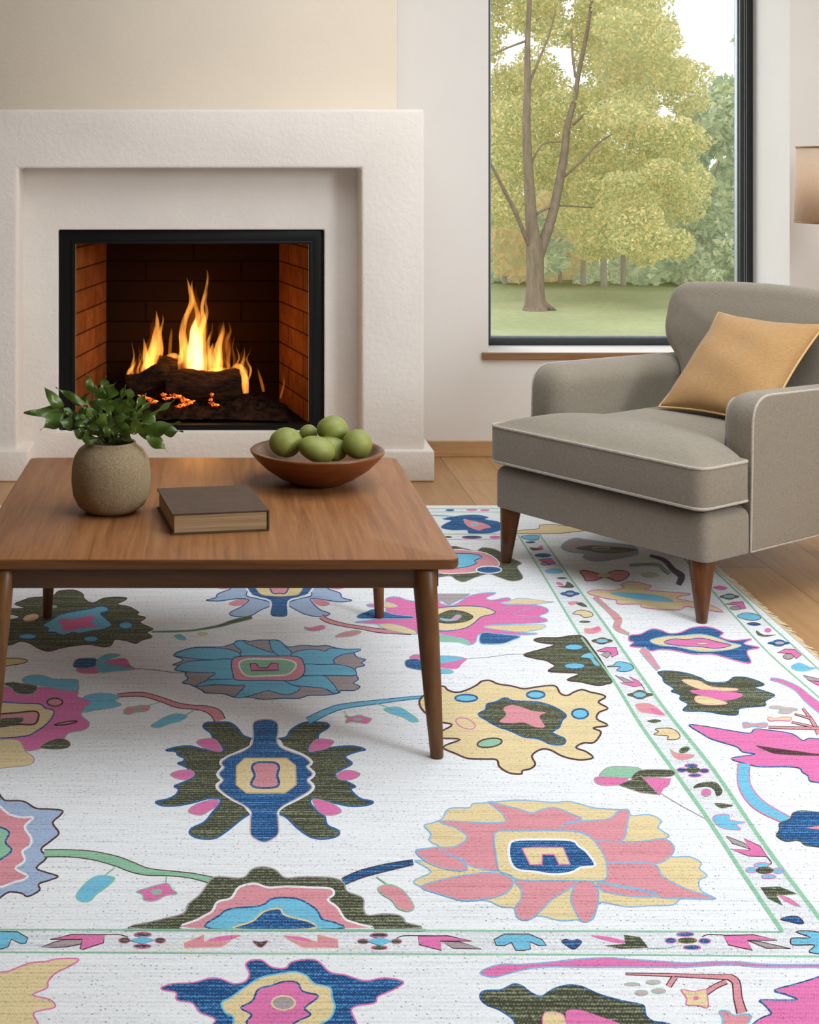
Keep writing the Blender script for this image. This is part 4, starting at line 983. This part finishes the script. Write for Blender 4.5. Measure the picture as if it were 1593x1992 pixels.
e K navy pink 2 | 480,347,42,20 735,350,45,20 590,300,65,16 640,398,65,16
e K olive cream 1 | 605,347,75,24
q K pink dark 2.5 | 875,308 1100,303 1280,345 1055,345 1095,420 915,380
q K grey dark 2.2 | 1060,347 1150,355 1380,408 1200,405
l K dark 2.2 | 715,320 760,302 875,305
p K blue dark 2.5 | 1380,345 1400,328 1530,325 1420,282 1530,276 1700,320 1700,440 1520,435 1560,382 1400,380
p K navy dark 2 | 1305,188 1370,165 1440,170 1478,215 1440,222 1370,205
p X pink lblue 3 | 934,1894 947,1884 975,1876 1015,1876 1068,1872 1125,1866 1180,1863 1219,1866 1278,1869.5 1335,1873.5 1387,1871 1439,1871.5 1491,1876 1593,1876 1700,1876 1700,1881 1491,1882 1439,1878 1400,1877.5 1335,1881.5 1258,1881.5 1180,1881.5 1139,1882 1068,1881 1026,1885 975,1898 958,1901
p X olive navy 3.5 | 934,1941 941,1928 975,1925.5 998,1915 1015,1918 1034,1932 1054,1938 1077,1924 1106,1916.5 1133,1920 1167,1935 1210,1947 1241,1953 1253,1958 1256,1975 1271,1987 1300,1992 1330,2010 1300,2060 1020,2060 1003,2000 998,1983 970,1964 947,1955
p J pink _ 0 | 1065,710 1070,660 1160,655 1300,700 1450,760 1450,850 1065,850
p J cream pink 2 | 905,700 950,668 1030,680 1060,720 1080,850 930,850
b K salmon dark 2 | 140,597,2 450,605,5 700,615,7 930,622,11
b K salmon dark 2.5 | 915,618,12 970,660,13 985,780,14 1015,890,17
b K salmon dark 2.2 | 900,655,9 820,690,9 745,740,10
b K salmon dark 2.2 | 510,622,9 465,690,9
p K cream pink 2.5 | 560,715 650,730 740,715 755,760 760,850 690,835 600,830 600,780
e K pink _ 0 | 670,780,22,16
p K salmon blue 3 | 845,880 900,875 960,910 1040,900 1085,920 1030,990 880,1000 870,930
e K greyp green 1.5 | 190,675,58,12 350,660,55,16 260,740,48,20 390,725,52,18
p K pink navy 3.5 | 1800,560 1593,620 1450,665 1260,720 1340,750 1430,790 1300,795 1150,795 1185,830 1235,895 1180,920 1110,965 1090,1040 1800,1040
p N blue dark 1.2 | 730,258 780,245 860,245 865,275 800,282
p N navy _ 0 | 765,298 810,290 845,298 800,308
p N olive _ 0 | 795,340 850,342 912,350 830,363
p N pink _ 0 | 855,342 890,322 900,345
e N navy lblue 1 | 900,400,65,16
q N pink dark 1.3 | 865,435 960,423 1000,465 940,475 930,450 890,448
e N grey dark 1 | 915,466,30,12
e N blue grey 1 | 985,522,70,20
p N olive _ 0 | 1005,575 1060,570 1088,578 1040,585
p N pink _ 0 | 1000,608 1040,612 1062,634 1020,630
p N olive _ 0 | 1005,642 1070,635 1090,603 1145,645 1080,652
e N navy _ 0 | 1110,697,78,16 1110,697,45,26
e N grey _ 0 | 1110,697,30,9
p N salmon _ 0 | 1095,763 1170,755 1150,780 1110,786
p N olive _ 0 | 1155,773 1200,765 1245,797 1200,795
p N cream dark 1.5 | 1130,850 1190,825 1270,840 1285,870 1220,882 1190,862
e N olive _ 0 | 1225,915,45,9
p N salmon cream 1 | 1220,968 1280,965 1330,950 1352,985 1290,1008 1232,1002
p N pink _ 0 | 1280,968 1330,952 1345,975 1300,985
e M olive _ 0 | 230,152,68,14 230,152,40,22
e M blue grey 1 | 230,152,34,11
q M pink dark 1.5 | 195,215 250,195 320,195 330,235 290,255 285,225 230,220
q M grey dark 1.3 | 222,240 265,215 287,235 262,260
p M blue dark 1.5 | 260,315 300,305 330,283 400,295 427,325 380,345 320,337 345,315
q M pink dark 1.5 | 340,415 430,410 400,375 460,405 482,432 430,440
q M grey dark 1.3 | 312,368 360,382 425,410 370,412
l M dark 1.5 | 475,420 500,465
e M olive _ 0 | 468,490,82,16 468,490,48,29
e M blue grey 1 | 466,490,38,15
p M salmon cream 1 | 440,550 530,545 605,595 625,622 540,608 470,597
p M pink _ 0 | 530,570 590,592 620,620 555,606
p M olive _ 0 | 512,656 560,644 603,655 555,668
p M cream dark 1.8 | 555,738 585,722 565,705 650,700 700,720 720,755 690,772 640,770 645,750 590,745
p L salmon green 1 | 600,60 640,85 760,100 710,130 640,125 605,90
e L olive green 1 | 692,65,38,20,-20
e L navy pink 2 | 675,200,32,15 825,205,32,15 738,171,44,13 762,235,42,12
e L olive _ 0 | 750,200,50,20
p L olive _ 0 | 752,322 790,290 900,282 948,345 910,377 890,332 840,312
e L pink green 1.2 | 838,352,33,26
p L olive _ 0 | 895,425 960,425 1018,438 940,456
p L blue pink 1.5 | 880,525 910,500 990,500 1000,535 1100,550 1040,565 1070,600 970,595 910,570
q L pink dark 2 | 1000,728 1130,738 1090,658 1200,710 1248,780 1120,776
q L grey dark 1.8 | 972,643 1090,688 1132,730 1015,692
l L dark 2.5 | 1245,780 1275,822 1258,830
e L blue pink 2 | 1142,870,40,18 1320,875,38,18 1210,836,52,16 1255,914,48,14
e L olive _ 0 | 1230,872,60,24
q L olive green 1 | 1200,985 1330,980 1450,1030 1310,1042 1352,1110 1250,1060
p L pink green 1 | 1320,1040 1390,1055 1472,1115 1400,1096
p O pink _ 0 | 925,300 970,288 1020,305 980,318
e O olive _ 0 | 1030,358,62,13 1030,358,36,20
e O blue grey .8 | 1028,358,34,10
q O pink dark 1.2 | 1003,405 1050,393 1115,390 1133,432 1085,440 1080,412
e O grey dark 1 | 1068,430,34,12
p O blue dark 1.3 | 1078,482 1130,460 1200,470 1227,495 1165,508
p O navy dark 1 | 1140,528 1185,520 1228,532 1185,540
p O olive _ 0 | 1200,570 1245,597 1322,597 1262,610 1208,600
e O pink _ 0 | 1272,570,22,14
e M navy _ 0 | 1340,165,72,12 1340,165,44,22
e M greyp _ 0 | 1345,165,30,9
q M pink dark 1.5 | 1328,225 1380,203 1440,205 1482,240 1450,264 1418,232
e M grey dark 1.2 | 1400,250,32,18
p M blue lblue 1.3 | 1420,310 1470,290 1530,315 1572,325 1490,342 1435,332
q M grey dark 1.5 | 1493,368 1600,392 1600,408 1530,402
q M pink dark 1.5 | 1530,402 1620,410 1620,440 1580,428
p M navy pink 2.5 | 405,118 470,110 540,78 600,85 650,105 720,100 800,68 900,65 990,100 970,125 1050,150 1170,140 1120,170 1220,195 1140,215 1165,290 1070,275 1000,255 920,235 800,235 700,215 600,205 540,215 480,195 405,185 430,160 400,150
p M cream lblue 2 | 530,150 620,125 720,120 850,110 940,130 1040,165 1105,180 1040,205 930,218 820,215 700,190 590,180
p M pink navy 2 | 620,160 680,140 760,145 850,135 960,160 1040,180 950,200 850,190 740,185 660,175
e M cream olive 1 | 860,170,40,6
b X salmon green 1.5 | 1156,1161,7 1180,1183,8 1202,1205,13 1200,1222,10 1224,1234,4
p O cream pink 2 | 140,330 200,315 300,320 370,300 350,285 400,265 480,275 540,295 500,315 600,325 780,340 760,350 700,370 900,410 990,455 880,440 760,420 720,440 620,440 480,425 470,405 330,405 320,380 260,370 160,345
p O blue lblue 1 | 280,340 370,335 570,350 680,390 560,385 420,370
p O salmon dark 1.8 | 90,200 130,195 190,210 240,220 310,195 380,200 400,220 370,250 320,262 250,235 190,255 130,258 115,235
e O cream _ 0 | 245,225,40,13
b X dark navy 1.8 | 1264,1081,3 1292,1090,6 1310,1109,8 1326,1121,10 1320,1138,7
b X green olive 1 | 1224,1099.5,2.5 1276,1098,4 1292,1109,5 1302,1117,5
p O pgreen _ 0 | 470,222 540,205 592,225 530,242
p N grey lblue 1.5 | 1040,330 1130,270 1250,280 1400,300 1593,325 1640,370 1593,400 1420,435 1300,445 1210,418 1220,385 1100,370
p N olive _ 0 | 1150,345 1280,325 1450,335 1620,352 1593,372 1400,387 1250,367
e N _ cream 1 | 1350,348,68,9
p N cream dark 1.2 | 680,228 730,205 860,195 880,165 1000,163 1130,180 1230,205 1100,222 1000,232 720,232
p N navy lblue 1 | 110,185 150,150 190,130 120,118 230,95 380,85 480,105 450,120 560,140 600,180 560,210 470,230 330,230 310,205 200,205
p N salmon _ 0 | 285,118 340,130 420,145 500,180 440,195 400,207 310,170
e N blue cream 1 | 370,160,28,10
e N navy blue 1 | 180,50,34,8
e N pink _ 0 | 350,47,46,8 450,50,38,7
e N navy pink 1 | 350,260,78,12
e N olive _ 0 | 350,260,34,8 165,258,32,7
e N pink _ 0 | 530,260,45,11
b X lblue _ 0 | 790,1001,2 850,1003,3 884,1005,2
p N olive grey 1.5 | 180,330 270,340 380,365 430,340 520,350 590,385 650,420 735,460 700,490 745,575 660,600 560,570 480,545 380,570 290,605 230,590 180,560 60,570 -50,530 -50,380
p N salmon white 2 | -50,400 230,355 330,365 450,380 540,430 560,480 480,500 380,530 250,540 130,540 -50,500
p N blue navy 2 | -50,400 300,385 430,410 370,440 385,460 300,490 100,500
e N navy white 2.5 | 482,512,98,28
p M olive navy 2.5 | 580,350 640,340 760,355 850,385 900,410 1010,410 1060,380 1150,385 1250,425 1190,445 1260,470 1315,495 1255,530 1250,560 1100,575 1080,615 1000,615 880,595 740,590 770,550 720,520 720,490 665,470 680,450 620,410 610,380
p M cream salmon 1.5 | 730,400 830,400 920,440 1070,450 1060,465 860,460
p M pink _ 0 | 780,465 920,460 1110,485 1060,520 950,525 850,495
p M cream salmon 1.5 | 820,500 900,505 1020,545 900,555 820,535
b X salmon lblue 2 | 1249,1262,12 1261,1277,12 1281,1303,7
b X pink lblue 2 | 1498,1321,4 1518,1325,7 1549,1339,10 1570,1358,15 1593,1376,18 1640,1410,22
b M salmon dark 1.3 | 1490,575,3 1540,640,5 1575,700,7 1593,740,8
b M salmon dark 1.3 | 1275,695,4 1440,700,5 1620,702,6
b M salmon dark 1.3 | 1420,662,3 1550,692,4
b M salmon dark 1.3 | 1440,612,2 1540,640,4
e M greyp green 1 | 1325,570,48,10 1400,583,58,12 1380,600,45,9
p M cream pink 1.8 | 1275,632 1320,640 1365,632 1420,635 1405,655 1340,652 1280,655
p M salmon blue 1.8 | 1118,665 1180,672 1265,668 1255,695 1180,690 1122,698
p X pink navy 2.5 | 1340,1411 1368,1413 1410,1420 1457,1427 1468,1419 1496,1421 1540,1428 1561,1441 1573,1437 1593,1438 1700,1445 1700,1535 1593,1523 1575,1519 1572,1510 1561,1503 1555,1495 1531,1492 1479,1492 1458,1488 1422,1476 1469,1468 1444,1463 1432,1453 1386,1439 1366,1428
p X dark _ 0 | 1470,1451 1506,1456 1560,1463 1593,1467 1700,1470 1593,1471 1515,1468 1490,1461
b X blue pink 2.5 | 1447,1486,20 1447,1524,21 1463,1553,23 1488,1574,22 1536,1598,16
p L navy olive 2.5 | 1400,530 1420,490 1480,475 1593,485 1700,490 1700,725 1593,715 1500,702 1460,672 1370,677 1310,640 1330,600 1330,560
p L salmon _ 0 | 1515,590 1593,578 1700,580 1700,605 1593,600
'''
RC = {'white':(234,238,242),'band':(218,223,228),'mblue':(46,98,156),'olive':(70,72,54),'navy':(28,78,134),'blue':(112,186,216),'pink':(216,116,170),'salmon':(212,144,154),'cream':(220,202,156),'green':(140,190,160),
 'grey':(164,154,156),'greyp':(190,170,176),'peri':(160,180,210),'dark':(74,46,48),'tan':(200,176,130),'lblue':(128,178,214),'pgreen':(190,206,160)}
RLIGHT = {'olive':(150,160,128),'navy':(92,158,212),'dark':(120,90,88)}
RDARK = {'white':(150,152,156)}
rugmats = []; RI = {}
for name, c in RC.items():
    t = NT('rug_yarn_'+name)
    a = lin(c); strong = name in RLIGHT
    hi = lin(RLIGHT[name]) if strong else tuple(min(1, x*1.16) for x in a[:3])+(1,)
    lo = tuple(x*.62 for x in a[:3])+(1,) if name not in ('white','band') else lin((142,146,152))
    f = t.noise(t.coord((190, 150, 1)), 1, 2, .6)            # single knots
    g = t.noise(t.coord((6, 95, 1)), 1, 3, .6)               # weft streaks
    sp = t.n('ShaderNodeSeparateXYZ'); tcn = t.n('ShaderNodeTexCoord'); t.l(tcn.outputs['Object'], sp.inputs[0])
    row = t.math('SINE', t.math('MULTIPLY', sp.outputs[1], 2*math.pi/.0098))
    colm = t.math('SINE', t.math('MULTIPLY', sp.outputs[0], 2*math.pi/.0046))
    knit = t.math('MULTIPLY', row, .5 if strong else .3)
    knit = t.math('ADD', knit, t.math('MULTIPLY', t.math('MULTIPLY', row, colm), .5))
    h = t.math('ADD', t.math('MULTIPLY', knit, .34), .5)
    vo = t.n('ShaderNodeTexVoronoi'); vo.inputs['Scale'].default_value = 1.0; vo.inputs['Randomness'].default_value = .55
    t.l(t.coord((112, 92, 1)), vo.inputs['Vector'])
    dot = t.math('LESS_THAN', vo.outputs['Distance'], .17)
    dot = t.math('MULTIPLY', dot, t.math('GREATER_THAN', t.noise(t.coord((60,60,1)), 1, 2), .42))
    m_ = t.math('ADD', t.math('ADD', t.math('MULTIPLY', f, .36), t.math('MULTIPLY', g, .34)), t.math('MULTIPLY', h, .30))
    if not strong: m_ = t.math('SUBTRACT', m_, t.math('MULTIPLY', dot, (.18 if name in ('white','band') else .12)))
    if strong: st = [(.40, lo), (.50, a), (.62, hi)]
    elif name in ('white','band'): st = [(.30, lo), (.41, tuple(x*.88 for x in a[:3])+(1,)), (.50, a), (.60, lin((244,248,252)))]
    else: st = [(.36, lo), (.46, a), (.58, hi)]
    t.bump(m_, .35, .003)
    t.b.inputs['Sheen Weight'].default_value = .1
    RI[name] = len(rugmats); rugmats.append(t.base(t.ramp(m_, st), .95, .08))
t = NT('rug_fringe'); f = t.noise(t.coord((40, 300, 1)), 1, 3, .6)
RI['fringe'] = len(rugmats); rugmats.append(t.base(t.ramp(f, [(.35, lin((176,158,120))), (.6, lin((232,220,190)))]), .95, .08))

def edge_x(d):                                        # right edge of the rug in the floor plane
    a, c = PL(1389,1095.5), PL(1593,1275); t_ = (d-a.y)/(c.y-a.y); return a.x+(c.x-a.x)*t_
d_far = PL(900, 987.5).y; d_near = 1.55; XL = -1.75
rb_ = bmesh.new()
XRf, XRn = edge_x(d_far), edge_x(d_near); off = .021
def poly(pts, z, mi):
    vs = [rb_.verts.new((x, y, z)) for x, y in pts]
    ar = sum(pts[i-1][0]*pts[i][1]-pts[i][0]*pts[i-1][1] for i in range(len(pts)))
    f = rb_.faces.new(vs if ar > 0 else vs[::-1]); f.material_index = mi
    return f
# body of the rug
inner = [(XL, d_near), (XRn-off, d_near), (XRf-off, d_far), (XL, d_far)]
f = poly(inner, RUGZ, RI['white'])
lo = [rb_.verts.new((x, y, .0006)) for x, y in inner]
vs = list(f.verts)
for i in range(4):
    q = rb_.faces.new((vs[(i+1) % 4], vs[i], lo[i], lo[(i+1) % 4])); q.material_index = RI['fringe']
# bound edge with a short fringe
n = 260; rr = random.Random(9)
for i in range(n):
    y0_ = d_near+(d_far-d_near)*i/n; y1_ = d_near+(d_far-d_near)*(i+1)/n
    e0, e1 = edge_x(y0_), edge_x(y1_); j = rr.uniform(-.005,.006)
    a = [rb_.verts.new(p) for p in ((e0-off-.003, y0_, RUGZ+.0008), (e0+j, y0_+.001, .0025), (e1+j, y1_-.001, .0025), (e1-off-.003, y1_, RUGZ+.0008))]
    rb_.faces.new(a).material_index = RI['fringe']
levels = []
def clipd(pts):
    out = []
    for x, y in pts:
        y = max(y, 990 if False else 988.5)
        d = F*CH/(y-HY) if True else 0
        d = F*(CH-RUGZ)/(y-HY)
        X = (x-HX)*d/F
        out.append((min(max(X, XL+.01), edge_x(d)-off-.002), max(d, d_near+.005)))
    return out
def addpatch(pts, mi, z):
    w3 = [(p[0], p[1], 0) for p in pts]
    vs = [rb_.verts.new((p[0], p[1], z)) for p in pts]
    for tri in tessellate_polygon([[Vector(p) for p in w3]]):
        a = [w3[k_] for k_ in tri]
        cr = (a[1][0]-a[0][0])*(a[2][1]-a[0][1])-(a[1][1]-a[0][1])*(a[2][0]-a[0][0])
        if abs(cr) < 1e-10: continue
        try: rb_.faces.new([vs[k_] for k_ in (tri if cr > 0 else tri[::-1])]).material_index = mi
        except ValueError: pass
def ribbon(pts, w_, mi, z, closed):
    m_ = len(pts); L, Rr = [], []
    for i in range(m_):
        a = pts[(i-1) % m_] if closed or i > 0 else pts[i]; c = pts[(i+1) % m_] if closed or i < m_-1 else pts[i]
        tx, ty = c[0]-a[0], c[1]-a[1]; l_ = math.hypot(tx, ty) or 1
        ww_ = w_[i] if hasattr(w_, '__len__') else w_
        nx_, ny_ = -ty/l_*ww_/2, tx/l_*ww_/2*.8
        L.append((pts[i][0]+nx_, pts[i][1]+ny_)); Rr.append((pts[i][0]-nx_, pts[i][1]-ny_))
    L, Rr = clipd(L), clipd(Rr)
    VL = [rb_.verts.new((p[0], p[1], z)) for p in L]; VR = [rb_.verts.new((p[0], p[1], z)) for p in Rr]
    for i in range(m_ if closed else m_-1):
        j = (i+1) % m_
        f_ = rb_.faces.new((VL[i], VL[j], VR[j], VR[i])); f_.material_index = mi
        f_.normal_update()
        if f_.normal.z < 0: f_.normal_flip()
def level(pts, pad):
    xs = [p[0] for p in pts]; ys = [p[1] for p in pts]; bb = (min(xs)-pad, min(ys)-pad, max(xs)+pad, max(ys)+pad)
    lv = 0
    for (q, l_) in levels:
        if q[0] < bb[2] and q[2] > bb[0] and q[1] < bb[3] and q[3] > bb[1]: lv = max(lv, l_+1)
    levels.append((bb, lv)); return lv
STEP = .000025
for line in RUG.strip().split('\n'):
    hd, body = line.split('|'); hd = hd.split(); kd, tl = hd[0], TILE[hd[1]]
    pts = [tuple(float(v_) for v_ in q.split(',')) for q in body.split()]
    T = lambda x, y: (tl[0]+x/tl[2], tl[1]+y/tl[2])
    if kd in 'pq':
        q = [T(*p) for p in pts]
        q = catmull(q, True, 4) if kd == 'p' else q
        ow = float(hd[4]); lv = level(q, ow); z = RUGZ+STEP*(1+2*lv)
        if hd[2] != '_': addpatch(clipd(q), RI[hd[2]], z)
        if hd[3] != '_' and ow: ribbon(q, ow, RI[hd[3]], z+STEP, True)
    elif kd == 'e':
        ow = float(hd[4])
        for p in pts:
            a = math.radians(p[4]) if len(p) > 4 else 0
            q = [T(p[0]+p[2]*math.cos(u_)*math.cos(a)-p[3]*math.sin(u_)*math.sin(a), p[1]+p[2]*math.cos(u_)*math.sin(a)+p[3]*math.sin(u_)*math.cos(a)) for u_ in (2*math.pi*k_/24 for k_ in range(24))]
            lv = level(q, ow); z = RUGZ+STEP*(1+2*lv)
            if hd[2] != '_': addpatch(clipd(q), RI[hd[2]], z)
            if hd[3] != '_' and ow: ribbon(q, ow, RI[hd[3]], z+STEP, True)
    elif kd == 'b':
        q = catmull([T(p[0], p[1])+(p[2],) for p in pts], False, 5); ow = float(hd[4]); lv = level(q, 8); z = RUGZ+STEP*(1+2*lv)
        xy = [p[:2] for p in q]; ws = [p[2] for p in q]
        if hd[3] != '_' and ow: ribbon(xy, [v_+ow*2 for v_ in ws], RI[hd[3]], z, False)
        ribbon(xy, ws, RI[hd[2]], z+STEP, False)
    elif kd == 'l':
        q = catmull([T(*p) for p in pts], False, 5); lv = level(q, 1); ribbon(q, float(hd[3]), RI[hd[2]], RUGZ+STEP*(1+2*lv), False)
me = bpy.data.meshes.new('area_rug'); og = Vector(((XL+XRn)/2, (d_near+d_far)/2, 0)); bmesh.ops.translate(rb_, verts=rb_.verts, vec=-og)
rb_.to_mesh(me); rb_.free()
for m_ in rugmats: me.materials.append(m_)
ro = bpy.data.objects.new('area_rug', me); COL.objects.link(ro); ro.location = og; ORG[ro] = og
tag(ro, 'large white woven rug with colourful blue, pink, olive and cream flowers', 'rug')
# ================================================================ LIGHT
w = bpy.data.worlds.new('World'); S.world = w; w.use_nodes = True
bg = w.node_tree.nodes['Background']; bg.inputs[0].default_value = (.93, .97, 1.0, 1); bg.inputs[1].default_value = 1.7
def area(name, loc, target, sx, sy, e, col):
    l = bpy.data.lights.new(name, 'AREA'); l.shape = 'RECTANGLE'; l.size = sx; l.size_y = sy; l.energy = e; l.color = col
    o = bpy.data.objects.new(name, l); COL.objects.link(o); o.location = loc
    o.rotation_euler = (Vector(target)-Vector(loc)).to_track_quat('-Z', 'Y').to_euler(); return o
area('key_light', (3.95, .9, 2.15), (.1, 5.2, .7), 1.6, 1.3, 142, (.90, .955, 1.0))
area('overhead_fill', (1.3, 3.7, 2.7), (1.2, 3.7, 0), 2.8, 2.4, 68, (.90, .955, 1.0))  # soft fill added overhead, not a ceiling fixture
area('reveal_fill', (.5, 8.3, 1.9), (2.45, 6.3, 1.3), 1.2, 1.6, 42, (.93, .97, 1.0))  # unseen lamp added outdoors to brighten the right window reveal
def point(name, loc, e, col, r):
    l = bpy.data.lights.new(name, 'POINT'); l.energy = e; l.color = col; l.shadow_soft_size = r
    o = bpy.data.objects.new(name, l); COL.objects.link(o); o.location = loc
point('fire_light', P(385, 650, 6.10), 2.6, (1, .42, .1), .06)
point('lamp_light', lc+Vector((0,0,lz0+.19)), 1.6, (1, .82, .6), .05)
sun = bpy.data.lights.new('sun', 'SUN'); sun.energy = .9; sun.angle = .4; sun.color = (1, .98, .94)
so = bpy.data.objects.new('sun', sun); COL.objects.link(so); so.rotation_euler = (math.radians(40), 0, math.radians(-30)); so.location = (6, 8, 8)
S.view_settings.view_transform = 'Standard'; S.view_settings.look = 'None'; S.view_settings.exposure = 0; S.view_settings.gamma = 1
cy = S.cycles
cy.use_denoising = True; cy.use_adaptive_sampling = True; cy.adaptive_threshold = .03
try: cy.denoiser = 'OPENIMAGEDENOISE'
except Exception: pass
cy.max_bounces = 6; cy.diffuse_bounces = 4; cy.glossy_bounces = 3; cy.transmission_bounces = 3; cy.transparent_max_bounces = 8; cy.volume_bounces = 0
cy.sample_clamp_indirect = 4.0; cy.caustics_reflective = False; cy.caustics_refractive = False
